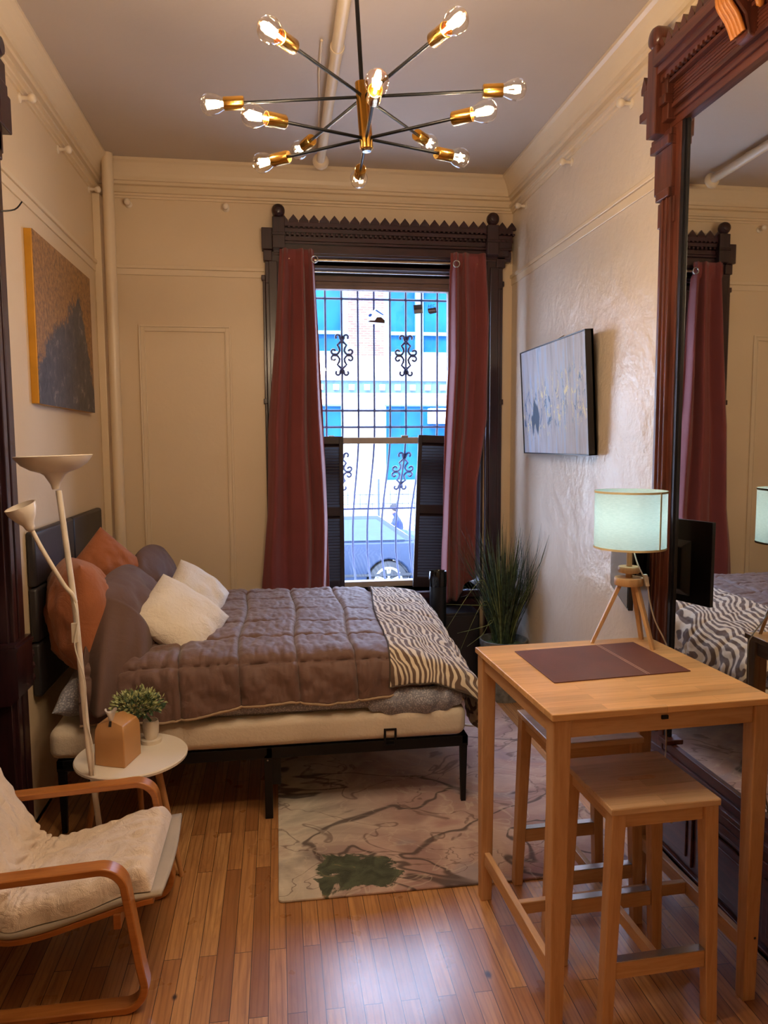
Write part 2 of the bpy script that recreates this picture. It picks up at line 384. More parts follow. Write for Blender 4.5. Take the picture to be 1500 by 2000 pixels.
# ------------------------------------------------------------------ mesh helpers
# walls, what hangs on them and the exterior are scaled up about the camera
ABOUT_CAM = [False]; CAM_SCALE, CAM_DZ = 1.09, -.1651
def scale_about_cam(p, clamp=True):
    p = Vector(p)
    if not ABOUT_CAM[0]: return p
    q = p*CAM_SCALE; q.z += CAM_DZ
    if clamp and q.y < 5.52: q.z = max(q.z, 0)
    return q
class MB:
    def __init__(s): s.v = []; s.f = []
    def add(s, vs, fs):
        o = len(s.v); s.v += [Vector(p) for p in vs]; s.f += [tuple(i+o for i in f) for f in fs]; return s
    def hexa(s, p):     # 8 points: bottom ring 0-3, top ring 4-7
        return s.add(p, [(3, 2, 1, 0), (4, 5, 6, 7), (0, 1, 5, 4), (1, 2, 6, 5), (2, 3, 7, 6), (3, 0, 4, 7)])
    def box(s, x0, x1, y0, y1, z0, z1):
        return s.hexa([(x0, y0, z0), (x1, y0, z0), (x1, y1, z0), (x0, y1, z0), (x0, y0, z1), (x1, y0, z1), (x1, y1, z1), (x0, y1, z1)])
    def prism(s, poly, fn0, fn1):    # poly of 2-D points, mapped to 3-D by two functions, closed
        n = len(poly); vs = [fn0(*p) for p in poly]+[fn1(*p) for p in poly]
        fs = [tuple(range(n))[::-1], tuple(range(n, 2*n))]+[(i, (i+1) % n, n+(i+1) % n, n+i) for i in range(n)]
        return s.add(vs, fs)
    def tube(s, pts, r, n=10, caps=True, closed=False, squash=None):
        pts = [Vector(p) for p in pts]; N = len(pts); rs = r if isinstance(r, (list, tuple)) else [r]*N
        vs = []; prev = None
        for i, p in enumerate(pts):
            if closed: t = (pts[(i+1) % N]-pts[i-1])
            else: t = pts[min(i+1, N-1)]-pts[max(i-1, 0)]
            t.normalize()
            if prev is None:
                u = t.orthogonal().normalized()
            else:
                u = prev-t*prev.dot(t)
                u = u.normalized() if u.length > 1e-6 else t.orthogonal().normalized()
            prev = u; w = t.cross(u)
            for k in range(n):
                a = 2*math.pi*k/n; vs.append(p+(u*math.cos(a)+w*math.sin(a))*rs[i])
        fs = []
        M_ = N if closed else N-1
        for i in range(M_):
            for k in range(n):
                a = i*n+k; b = i*n+(k+1) % n; j = (i+1) % N
                fs.append((a, b, j*n+(k+1) % n, j*n+k))
        if caps and not closed: fs += [tuple(range(n))[::-1], tuple((N-1)*n+k for k in range(n))]
        return s.add(vs, fs)
    def lathe(s, prof, c=(0, 0, 0), axis=(0, 0, 1), n=24, caps=True):
        ax = Vector(axis).normalized(); u = ax.orthogonal().normalized(); w = ax.cross(u); c = Vector(c)
        vs = [c+ax*z+(u*math.cos(2*math.pi*k/n)+w*math.sin(2*math.pi*k/n))*r for r, z in prof for k in range(n)]
        fs = [(i*n+k, i*n+(k+1) % n, (i+1)*n+(k+1) % n, (i+1)*n+k) for i in range(len(prof)-1) for k in range(n)]
        if caps: fs += [tuple(range(n))[::-1], tuple((len(prof)-1)*n+k for k in range(n))]
        return s.add(vs, fs)
    def ball(s, c, r, n=16, sc_=(1, 1, 1)):
        m = n//2; vs = []; fs = []
        for i in range(m+1):
            a = math.pi*i/m
            for k in range(n):
                b = 2*math.pi*k/n; vs.append((c[0]+r*sc_[0]*math.sin(a)*math.cos(b), c[1]+r*sc_[1]*math.sin(a)*math.sin(b), c[2]-r*sc_[2]*math.cos(a)))
        for i in range(m):
            for k in range(n): fs.append((i*n+k, i*n+(k+1) % n, (i+1)*n+(k+1) % n, (i+1)*n+k))
        return s.add(vs, fs)
    def grid(s, f, nu, nv, close=False):
        vs = [f(i/nu, j/nv) for j in range(nv+1) for i in range(nu+1)]
        fs = [(j*(nu+1)+i, j*(nu+1)+i+1, (j+1)*(nu+1)+i+1, (j+1)*(nu+1)+i) for j in range(nv) for i in range(nu)]
        return s.add(vs, fs)
    def strip(s, path, a, b):     # rectangular section swept along path; a, b: half-size vectors functions per tangent
        pass
    def build(s, name, mat, parent=None, bevel=0, smooth=False, solid=0, sub=0, cat=None, label=None, group=None, kind=None, local=False):
        if ABOUT_CAM[0]: s.v = [p*CAM_SCALE if local else scale_about_cam(p) for p in s.v]
        off = Vector((0, 0, 0)); q = parent
        while q is not None: off += q.location; q = q.parent
        if parent is None and not local and kind is None and s.v:
            xs = [p.x for p in s.v]; ys = [p.y for p in s.v]; zs = [p.z for p in s.v]
            off = Vector(((min(xs)+max(xs))/2, (min(ys)+max(ys))/2, min(zs)))
        me = bpy.data.meshes.new(name); me.from_pydata([tuple(p-off) for p in s.v], [], s.f); me.validate(); me.update()
        me.materials.append(mat if not isinstance(mat, str) else M[mat])
        o = bpy.data.objects.new(name, me); C.objects.link(o)
        if parent is not None: o.parent = parent
        elif off.length: o.location = off
        if smooth:
            for p in me.polygons: p.use_smooth = True
            me.set_sharp_from_angle(angle=R(50 if smooth is True else smooth))
        if solid:
            m = o.modifiers.new('solid', 'SOLIDIFY'); m.thickness = solid; m.offset = 0
        if bevel:
            m = o.modifiers.new('bevel', 'BEVEL'); m.width = bevel; m.segments = 2; m.limit_method = 'ANGLE'; m.angle_limit = R(40)
        if sub:
            m = o.modifiers.new('sub', 'SUBSURF'); m.levels = sub; m.render_levels = sub
        tag(o, label, cat, group, kind)
        return o
def tag(o, label=None, cat=None, group=None, kind=None):
    for k, v in (('label', label), ('category', cat), ('group', group), ('kind', kind)):
        if v: o[k] = v
    return o
def thing(name, loc, label, cat, group=None, kind=None):
    o = bpy.data.objects.new(name, None); o.empty_display_size = .1; C.objects.link(o); o.location = scale_about_cam(loc)
    return tag(o, label, cat, group, kind)
def struct(name, mb, mat, parent=None, **k):
    return mb.build(name, mat, parent, kind='structure' if parent is None else None, **k)
def copy_tree(o, parent=None):
    c = o.copy(); C.objects.link(c)
    if parent is not None: c.parent = parent
    for ch in [x for x in o.children]: copy_tree(ch, c)
    return c
def smooth01(x): x = max(0, min(1, x)); return x*x*(3-2*x)
def lerp(a, b, t): return a+(b-a)*t
def interp(pts, x):
    if x <= pts[0][0]: return pts[0][1]
    for (a, va), (b, vb) in zip(pts, pts[1:]):
        if x <= b: return va+(vb-va)*(x-a)/(b-a)
    return pts[-1][1]
def spline(pts, n=8):
    pts = [Vector(p) for p in pts]; out = []
    for i in range(len(pts)-1):
        p0 = pts[max(i-1, 0)]; p1 = pts[i]; p2 = pts[i+1]; p3 = pts[min(i+2, len(pts)-1)]
        for k in range(n):
            t = k/n
            out.append(.5*((2*p1)+(p2-p0)*t+(2*p0-5*p1+4*p2-p3)*t*t+(-p0+3*p1-3*p2+p3)*t**3))
    out.append(pts[-1]); return out
def sweep_rect(mb, path, wdir, half_w, half_t):
    # rectangular strip following path; wdir = constant width direction
    path = [Vector(p) for p in path]; w = Vector(wdir).normalized(); vs = []; N = len(path)
    for i, p in enumerate(path):
        t = (path[min(i+1, N-1)]-path[max(i-1, 0)]).normalized(); n = t.cross(w).normalized()
        for a, b in ((-1, -1), (1, -1), (1, 1), (-1, 1)): vs.append(p+w*half_w*a+n*half_t*b)
    fs = [(i*4+k, i*4+(k+1) % 4, (i+1)*4+(k+1) % 4, (i+1)*4+k) for i in range(N-1) for k in range(4)]
    fs += [(3, 2, 1, 0), tuple((N-1)*4+k for k in range(4))]
    mb.add(vs, fs)
# ================================================================== STRUCTURE
struct('floor', MB().box(-1.75, 1.9, -1.1, 5.48, -.05, 0), 'floor')
ABOUT_CAM[0] = True
struct('ceiling', MB().box(XL-.4, XR+.1, YF, D+.3, ZT, ZT+.05), 'ceil')
# back wall with the window opening
WX0, WX1, WZ0, WZ1 = .05, 1.43, .80, 3.06
wb = MB(); wb.box(XL-.1, WX0, D, D+.32, -.05, ZT); wb.box(WX1, XR+.1, D, D+.32, -.05, ZT); wb.box(WX0, WX1, D, D+.32, WZ1, ZT); wb.box(WX0, WX1, D, D+.32, -.05, WZ0)
struct('wall_back', wb, 'wall')
struct('wall_right', MB().box(XR, XR+.1, YF, D, 0, ZT), 'wallR')
struct('wall_left', MB().box(XL-.1, XL, 3.08, D, 0, ZT), 'wall'); struct('wall_left_front', MB().box(XL-.1, XL, YF, 1.75, 0, ZT), 'wall'); struct('wall_left_over_door', MB().box(XL-.1, XL, 1.75, 3.08, 2.95, ZT), 'wall')
struct('wall_front', MB().box(XL-.4, XR+.1, YF-.1, YF, 0, ZT), 'wall')
# cornice, picture rails, baseboards
def moulding(name, prof):   # prof: (offset from wall, z) polyline, swept along the three walls
    mb = MB(); n = len(prof)
    for k, (p0, p1) in enumerate([((XL, YF), (XL, D)), ((XL, D), (XR, D)), ((XR, D), (XR, YF))]):
        pass
    path = [(XL, YF, 1, 0), (XL, D, 1, -1), (XR, D, -1, -1), (XR, YF, -1, 0)]
    vs = [(x+sx*o, y+sy*o, z) for (x, y, sx, sy) in path for (o, z) in prof]
    fs = [(i*n+k, i*n+k+1, (i+1)*n+k+1, (i+1)*n+k) for i in range(3) for k in range(n-1)]
    mb.add(vs, fs); return struct(name, mb, 'trim')
moulding('trim_1', [(.105, ZT-.001), (.105, ZT-.018), (.09, ZT-.028), (.075, ZT-.05), (.058, ZT-.08), (.050, ZT-.10), (.050, ZT-.122), (.036, ZT-.124), (.036, ZT-.142), (.014, ZT-.146), (.014, ZC+.032), (.036, ZC+.030), (.040, ZC+.012), (.024, ZC+.010), (.024, ZC-.002), (.010, ZC-.004), (.010, ZC-.016), (0, ZC-.017)])
for k, (x0, x1, y0, y1) in enumerate([(XL, XL+.016, 3.20, D), (XL+.016, -.06, D-.016, D), (XR-.016, XR, 2.98, D)]):
    mb = MB()
    if k == 1: mb.box(x0, x1, D-.008, D, ZR-.05, ZR-.01); mb.box(x0, x1, D-.016, D, ZR-.01, ZR+.012)
    else:
        s = 1 if k == 0 else -1; w = XL if k == 0 else XR
        a = sorted((w, w+s*.008)); b = sorted((w, w+s*.018))
        mb.box(a[0], a[1], y0, y1, ZR-.055, ZR-.01); mb.box(b[0], b[1], y0, y1, ZR-.01, ZR+.012)
    struct('trim_%d' % (k+2), mb, 'trim', bevel=.003)
struct('baseboard_left', MB().box(XL, XL+.015, 3.2, D, 0, .15), 'trim', bevel=.004)
struct('baseboard_back', MB().box(XL+.015, -.06, D-.015, D, 0, .15), 'trim', bevel=.004)
struct('baseboard_right', MB().box(XR-.015, XR, 2.98, D, 0, .15), 'trim', bevel=.004)
# raised moulding of the blind panel on the back wall
def frame_rect(mb, x0, x1, z0, z1, w, y0, y1):
    mb.box(x0, x0+w, y0, y1, z0, z1); mb.box(x1-w, x1, y0, y1, z0, z1); mb.box(x0+w, x1-w, y0, y1, z1-w, z1); mb.box(x0+w, x1-w, y0, y1, z0, z0+w)
mb = MB(); frame_rect(mb, -.873, -.287, .25, 2.606, .012, D-.016, D); frame_rect(mb, -.861, -.299, .262, 2.594, .022, D-.008, D); frame_rect(mb, -.839, -.321, .284, 2.572, .006, D-.012, D)
struct('trim_5', mb, 'trim', bevel=.002)
struct('trim_6', MB().box(XL, XL+.045, D-.10, D, 0, ZC-.02), 'trim', bevel=.004)   # boxed corner beside the pipe

# ------------------------------------------------------------------ window
win = thing('window_1', (.74, D, WZ0), None, None, kind='structure')
yf = D-.07
mb = MB()
for x0, x1, sgn in ((-.055, .045, -1), (1.435, 1.535, 1)):
    mb.box(x0, x1, D-.045, D, 0, 3.08)
    mb.box(x0+.022, x1-.022, D-.06, D-.045, 0, 3.02)
    ox = x0 if sgn < 0 else x1
    mb.box(min(ox, ox+sgn*.018), max(ox, ox+sgn*.018), D-.03, D, 0, 2.93)       # outer bead
    for zz in (2.90, 2.10, 1.0): mb.box(min(ox-.0, ox+sgn*.026), max(ox, ox+sgn*.026), D-.036, D, zz, zz+.035)
mb.build('casing', 'mah', win, bevel=.004)
mb = MB()
mb.box(.0, 1.60, D-.05, D, 3.06, 3.24)
for z0, z1, pr in ((3.075, 3.125, .060), (3.13, 3.145, .075), (3.15, 3.18, .066), (3.20, 3.225, .082), (3.235, 3.262, .090)):
    mb.box(-.0, 1.60, D-pr, D, z0, z1)
k = 0
x = .02
while x < 1.59:    # small scalloped carving, two rows
    mb.box(x, x+.016, D-.083, D-.05, 3.183, 3.198); mb.box(x+.01, x+.026, D-.092, D-.05, 3.226, 3.236); x += .032
mb.build('carved_header', 'mahx', win, bevel=.002)
mb = MB()
n = 0
xs = .065
while xs < 1.60:
    if not (1.40 < xs < 1.47):
        h = .050; w = .031
        zb = 3.262
        mb.prism([(xs-w, zb), (xs+w, zb), (xs+w, zb+.012), (xs, zb+h), (xs-w, zb+.012)], lambda a, b: (a, D-.085, b), lambda a, b: (a, D-.065, b))
    xs += .0665
mb.build('sawtooth_crest', 'mahx', win, bevel=.001)
mb = MB()
for x0, x1 in ((-.005, .075), (1.418, 1.498)):
    mb.box(x0, x1, D-.115, D, 3.09, 3.285); mb.box(x0-.004, x1+.004, D-.12, D, 3.17, 3.19)
mb.box(-.075, -.005, D-.08, D, 3.09, 3.225); mb.box(-.065, -.01, D-.06, D, 3.02, 3.09); mb.box(-.055, -.01, D-.05, D, 2.88, 3.02)
mb.box(1.498, 1.600, D-.08, D, 3.14, 3.225); mb.box(1.498, 1.58, D-.07, D, 3.09, 3.14); mb.box(1.498, 1.56, D-.06, D, 3.02, 3.09); mb.box(1.498, 1.545, D-.05, D, 2.88, 3.02)
mb.build('header_post', 'mah', win, bevel=.004)
for bx in (.035, 1.458):
    mb = MB(); mb.lathe([(.018, 0), (.034, .006), (.042, .025), (.042, .045), (.034, .06), (.018, .066)], (bx, D-.13, 3.325), (0, 1, 0), 24)
    mb.lathe([(.016, 0), (.026, .004), (.028, .010)], (bx, D-.135, 3.325), (0, 1, 0), 20)
    mb.box(bx-.02, bx+.02, D-.11, D-.08, 3.275, 3.30)
    mb.build('finial', 'mah', win, smooth=True)
# deep reveal of dark panelling
mb = MB(); mb.box(WX0, WX0+.02, D, D+.30, WZ0, WZ1); mb.box(WX1-.02, WX1, D, D+.30, WZ0, WZ1); mb.box(WX0, WX1, D, D+.30, WZ1-.02, WZ1)
mb.box(WX0, WX1, D+.02, D+.24, 3.0, 3.02)
mb.build('reveal', 'mah', win, bevel=.003)
mb = MB(); mb.box(WX0+.02, WX1-.02, D+.19, D+.21, 2.985, 3.04)
mb.build('head_board', 'blackpaint', win, bevel=.003)
mb = MB(); mb.tube([(WX0+.03, D+.05, 3.016), (WX1-.03, D+.05, 3.016)], .006, 8); mb.tube([(WX0+.03, D+.08, 2.992), (WX1-.03, D+.08, 2.992)], .006, 8)
mb.build('spring_rod', 'steel', win, smooth=True)
# sashes
gy = D+.236
M['sash'] = simple('weathered_taupe_sash_paint', srgb(126, 104, 96), .5)
M['sashw'] = simple('pale_sash_paint', srgb(176, 166, 156), .5)
mb = MB(); mb.box(.07, .285, gy-.03, gy+.03, .84, 2.99); mb.box(1.225, 1.41, gy-.03, gy+.03, .84, 2.99)
mb.box(.07, 1.41, gy-.05, gy+.03, 2.955, 2.99); mb.box(.285, 1.225, gy-.03, gy+.03, 2.905, 2.955); mb.box(.285, 1.225, gy-.04, gy, 2.925, 2.932)
mb.box(.07, 1.41, gy-.02, gy+.02, 2.985, 3.0)
mb.build('upper_sash', 'sash', win, bevel=.003)
mb = MB(); mb.box(.285, .31, gy-.05, gy, .84, 1.87); mb.box(1.20, 1.225, gy-.05, gy, .84, 1.87)
mb.box(.285, 1.225, gy-.05, gy+.02, 1.832, 1.878); mb.box(.36, .40, gy-.06, gy-.03, 1.878, 1.892); mb.box(.88, .93, gy-.06, gy-.03, 1.878, 1.892)
mb.box(.285, 1.225, gy-.05, gy+.02, .80, .842)
mb.build('meeting_rail', 'sashw', win, bevel=.004)
MB().box(.285, 1.225, gy-.002, gy+.002, 1.87, 2.91).build('pane', 'glasspane', win)
MB().box(.30, 1.21, gy-.022, gy-.018, .84, 1.84).build('pane', 'glasspane', win)
MB().box(WX0-.06, WX1+.06, D-.05, D+.31, WZ0-.045, WZ0).build('window_sill', 'mahx', win, bevel=.004)
MB().box(WX0+.02, WX1-.02, D-.012, D+.0, .05, WZ0-.045).build('apron_panel', 'mahx', win, bevel=.004)
# stickers on the upper pane
def sticker(x, z, w, h, ang, mat, name='window_sticker'):
    pass
def rot2(cx, cz, pts, a):
    return [(cx+p[0]*math.cos(a)-p[1]*math.sin(a), cz+p[0]*math.sin(a)+p[1]*math.cos(a)) for p in pts]
yS = gy-.0045
def flat(pts, y, name, mat, parent, th=.0015):
    mb = MB(); mb.prism(pts, lambda a, b: (a, y-th, b), lambda a, b: (a, y, b)); return mb.build(name, mat, parent)
def text_mesh(body, size, loc, rot, name, mat, parent, ext=.0006):
    cu = bpy.data.curves.new('text', 'FONT'); cu.body = body; cu.size = size; cu.extrude = ext; cu.align_x = 'CENTER'; cu.align_y = 'CENTER'
    o = bpy.data.objects.new('text', cu); C.objects.link(o); bpy.context.view_layer.update()
    me = bpy.data.meshes.new_from_object(o.evaluated_get(bpy.context.evaluated_depsgraph_get()))
    bpy.data.objects.remove(o); bpy.data.curves.remove(cu)
    me.name = name; me.materials.clear(); me.materials.append(M[mat])
    q = bpy.data.objects.new(name, me); C.objects.link(q)
    q.parent = parent; q.location = scale_about_cam(loc)-parent.location; q.rotation_euler = rot
    return q
s1 = thing('window_sticker', (1.012, yS, 2.755), 'faded grey square sticker high on the window pane, left of the two', 'sticker')
flat(rot2(1.012, 2.785, [(-.032, -.031), (.032, -.031), (.032, .031), (-.032, .031)], R(6)), yS, 'backing', 'stickergrey', s1)
flat(rot2(1.012, 2.785, [(-.030, -.026), (.030, -.026), (.030, -.004), (-.030, -.004)], R(6)), yS-.0016, 'printed_band', 'stickerwhite', s1, .0005)
flat(rot2(1.012, 2.785, [(-.028, .002), (.028, .002), (.028, .008), (-.028, .008)], R(6)), yS-.0016, 'printed_line', 'ink', s1, .0005)
s2 = thing('window_sticker', (1.110, yS, 2.76), 'faded sticker with dark capital letters AEC high on the window pane beside the shade edge', 'sticker')
flat(rot2(1.110, 2.782, [(-.026, -.018), (-.014, -.030), (.034, -.022), (.032, .016), (-.030, .010)], R(4)), yS, 'backing', 'stickergrey', s2)
flat(rot2(1.110, 2.778, [(-.022, -.008), (.028, -.006), (.026, .004), (-.022, .002)], R(4)), yS-.0016, 'printed_band', 'stickerwhite', s2, .0005)
text_mesh('AEC', .034, (1.108, yS-.003, 2.806), (R(90), R(-8), 0), 'lettering', 'ink', s2)
s3 = thing('window_decal', (.705, yS, 2.66), 'torn white decal with a brown twig shape on the window pane before the brick wall', 'decal')
flat([(.640, 2.676), (.772, 2.670), (.770, 2.72), (.735, 2.782), (.70, 2.778), (.655, 2.735)], yS, 'backing', 'stickerwhite', s3)
flat([(.645, 2.690), (.668, 2.700), (.70, 2.700), (.715, 2.722), (.745, 2.724), (.772, 2.70), (.770, 2.682), (.70, 2.686)], yS-.0016, 'twig_print', 'stickerbrown', s3, .0005)
flat([(.702, 2.768), (.712, 2.775), (.764, 2.742), (.758, 2.736)], yS-.0016, 'stripe_print', 'stickerblue', s3, .0005)
flat([(.655, 2.735), (.668, 2.748), (.682, 2.742), (.674, 2.726), (.660, 2.724)], yS-.0016, 'spot_print', 'stickerblue', s3, .0005)

# interior louvred shutters
def shutter(x0, x1, loc_rot, label):
    t = thing('window_shutter', (x0 if loc_rot[1] == 'l' else x1, D+.10, .80), label, 'shutter', 'dark louvred shutters over the lower sash')
    y0, y1 = D+.088, D+.112; w = .028
    mb = MB(); mb.box(x0, x0+w, y0, y1, .80, 1.885); mb.box(x1-w, x1, y0, y1, .80, 1.885)
    for a, b in ((.80, .872), (1.33, 1.39), (1.832, 1.885)): mb.box(x0+w, x1-w, y0, y1, a, b)
    mb.build('shutter_frame', 'shut', t, bevel=.002)
    mb = MB()
    for a, b in ((.865, 1.335), (1.385, 1.845)):
        z = a+.01
        while z < b-.01:
            mb.hexa([(x0+w-.003, y0+.001, z-.006), (x1-w+.003, y0+.001, z-.006), (x1-w+.003, y1-.001, z+.016), (x0+w-.003, y1-.001, z+.016),
                     (x0+w-.003, y0+.001, z-.002), (x1-w+.003, y0+.001, z-.002), (x1-w+.003, y1-.001, z+.021), (x0+w-.003, y1-.001, z+.021)])
            z += .021
    mb.build('louvres', 'shut', t)
    t.rotation_euler = loc_rot[0]
    return t
shutter(.22, .455, ((0, 0, 0), 'l'), 'dark wooden louvred shutter behind the left curtain')
shutter(.945, 1.20, ((0, R(2.2), 0), 'r'), 'dark wooden louvred shutter behind the right curtain, sagging a little')

# ------------------------------------------------------------------ exterior
g = MB(); g.box(-25, 30, D+.35, 9.6, -.62, -.50); struct('trim_7', MB().box(-25, 30, 9.6, 9.75, -.75, -.50), 'pavement')
struct('ground', g, 'pavement')
struct('street', MB().box(-25, 30, 9.7, 15.4, -.90, -.72), 'asphalt')
struct('far_pavement', MB().box(-25, 30, 15.4, 22, -1.0, -.93), 'pavement')
bl = thing('building', (3, 22, -.95), 'pale stone and tan brick building across the street with blue windows', 'building')
Y = 22.0
mb = MB()
mb.box(-14, 20, Y+.25, Y+.6, -.95, 4.40)
mb.box(1.96, 3.22, Y, Y+.3, -.95, 3.30)
mb.box(-14, .2, Y, Y+.3, -.95, 3.30); mb.box(6.6, 20, Y, Y+.3, -.95, 3.30)
mb.box(.2, 1.96, Y, Y+.3, -.95, .68); mb.box(3.22, 6.6, Y, Y+.3, -.95, .68)
mb.box(.2, 1.96, Y, Y+.3, 3.0, 3.30); mb.box(3.22, 6.6, Y, Y+.3, 3.0, 3.30)
mb.box(-14, 20, Y-.12, Y+.3, 3.70, 4.42)
mb.build('stone_wall', 'stone', bl)
mb = MB(); mb.box(-14, 20, Y-.02, Y+.3, 3.30, 3.70); mb.build('frieze_band', 'shadedstone', bl)
mb = MB(); x = -2.0
while x < 9: mb.box(x, x+.16, Y-.12, Y, 3.42, 3.58); x += .46
mb.box(-14, 20, Y-.06, Y, 3.28, 3.33)
mb.build('dentil_course', 'stone', bl)
mb = MB(); mb.box(2.14, 3.20, Y-.05, Y+.4, 4.42, 9.0); mb.box(-14, -.9, Y-.05, Y+.4, 4.42, 9.0); mb.box(6.6, 20, Y-.05, Y+.4, 4.42, 9.0); mb.box(-14, 20, Y-.05, Y+.4, 9.0, 12.0)
mb.build('brick_wall', 'brick', bl)
for x0, x1, z0, z1 in ((-.9, 2.14, 4.42, 9.0), (3.20, 6.6, 4.42, 9.0), (.2, 1.96, .68, 3.0), (3.22, 6.6, .68, 3.0)):
    up = z0 > 4
    f = MB()
    if up:
        f.box(x0, x1, Y+.02, Y+.10, z0, z0+.14)
        xm = x1-.14 if x1 < 3 else x0+.02
        f.box(xm-.02, xm+.14, Y-.02, Y+.12, z0, z1)
        for zz in (5.05, 6.55): f.box(x0, x1, Y, Y+.08, zz, zz+.10)
        if x0 > 3: f.box(4.16, 4.40, Y-.02, Y+.12, z0, z1)
    else:
        frame_rect(f, x0, x1, z0, z1, .05, Y+.05, Y+.12); f.box(x0, x1, Y+.05, Y+.12, 1.9, 1.95)
    w = f.build('window_frame', 'skyframe', bl)
    MB().box(x0, x1, Y+.12, Y+.16, z0, z1).build('window_glazing', 'teal', w)
MB().box(4.55, 5.3, Y-.25, Y+.12, 2.42, 2.88).build('air_conditioner', 'stone', bl, bevel=.02)
# low fence before the building
fn = thing('iron_fence', (3, 19, -.93), 'thin black iron picket fence on the far pavement', 'fence')
mb = MB()
x = .2
while x < 6.5: mb.tube([(x, 19, -.93), (x, 19, .62)], .012, 5); x += .16
mb.build('pickets', 'iron', fn)
mb = MB(); mb.tube([(0, 19, .5), (6.6, 19, .5)], .014, 6); mb.tube([(0, 19, .26), (6.6, 19, .26)], .014, 6); mb.build('fence_rail', 'iron', fn)
MB().tube([(2.5, 18.2, -.93), (2.5, 18.2, .95)], .03, 8).build('street_post', 'iron', None, cat='post', label='thin dark post standing on the far pavement in front of the fence')
# bench and person
be = thing('bench', (3.35, 17.5, -.93), 'grey slatted bench on the far pavement with a person on it', 'bench')
mb = MB()
for k in range(5): mb.box(2.7, 4.3, 17.55+.08*k, 17.60+.08*k, -.50, -.47)
mb.build('seat', 'bench', be)
mb = MB()
for k in range(5): mb.box(2.7, 4.3, 17.95, 17.98, -.40+.11*k, -.34+.11*k)
mb.build('backrest', 'bench', be)
for xx in (2.8, 4.2): MB().box(xx-.03, xx+.03, 17.56, 17.98, -.93, -.50).build('leg', 'iron', be)
def skin_obj(name, verts, edges, radii, mat, parent=None, sub=2, **k):
    off = Vector((0, 0, 0)); q = parent
    while q is not None: off += q.location; q = q.parent
    me = bpy.data.meshes.new(name); me.from_pydata([tuple(scale_about_cam(v)-off) for v in verts], edges, []); me.update(); me.materials.append(M[mat])
    o = bpy.data.objects.new(name, me); C.objects.link(o)
    if parent is not None: o.parent = parent
    m = o.modifiers.new('skin', 'SKIN'); m.use_smooth_shade = True
    for i, r in enumerate(radii): o.data.skin_vertices[0].data[i].radius = (r, r) if not isinstance(r, tuple) else r
    o.data.skin_vertices[0].data[0].use_root = True
    s = o.modifiers.new('sub', 'SUBSURF'); s.levels = sub; s.render_levels = sub
    tag(o, **k); return o
px, py, pz = 2.98, 17.72, -.40
pe = thing('person', (px, py, -.93), 'person in blue clothes sitting on the bench outside, leaning forward with an arm held out', 'person')
V = [(px, py, pz), (px-.03, py, pz+.20), (px-.10, py, pz+.38), (px-.13, py, pz+.47), (px-.17, py, pz+.56),    # pelvis chest neck head
     (px-.12, py-.17, pz+.36), (px-.32, py-.18, pz+.22), (px-.55, py-.16, pz+.20), (px-.64, py-.15, pz+.20),         # near arm out
     (px-.12, py+.17, pz+.36), (px-.22, py+.18, pz+.12), (px-.42, py+.12, pz+.06),
     (px-.05, py-.10, pz-.02), (px-.44, py-.12, pz+.02), (px-.42, py-.12, pz-.44), (px-.56, py-.12, pz-.49),
     (px-.05, py+.10, pz-.02), (px-.44, py+.12, pz+.02), (px-.46, py+.12, pz-.44), (px-.60, py+.12, pz-.49)]
Ed = [(0, 1), (1, 2), (2, 3), (3, 4), (2, 5), (5, 6), (6, 7), (7, 8), (2, 9), (9, 10), (10, 11), (0, 12), (12, 13), (13, 14), (14, 15), (0, 16), (16, 17), (17, 18), (18, 19)]
Rd = [.14, .14, .13, .055, .09, .06, .05, .04, .035, .06, .05, .04, .09, .075, .05, .045, .09, .075, .05, .045]
skin_obj('body', V, Ed, Rd, 'denim', pe)
mb = MB(); mb.ball((px-.19, py, pz+.63), .105, 16, (.95, .85, 1.1)); mb.ball((px-.285, py, pz+.62), .02, 8); mb.build('head', 'skin', pe, smooth=True)
mb = MB(); mb.ball((px-.17, py, pz+.66), .112, 16, (1, .95, 1.0)); mb.build('hair', 'hair', pe, smooth=True)
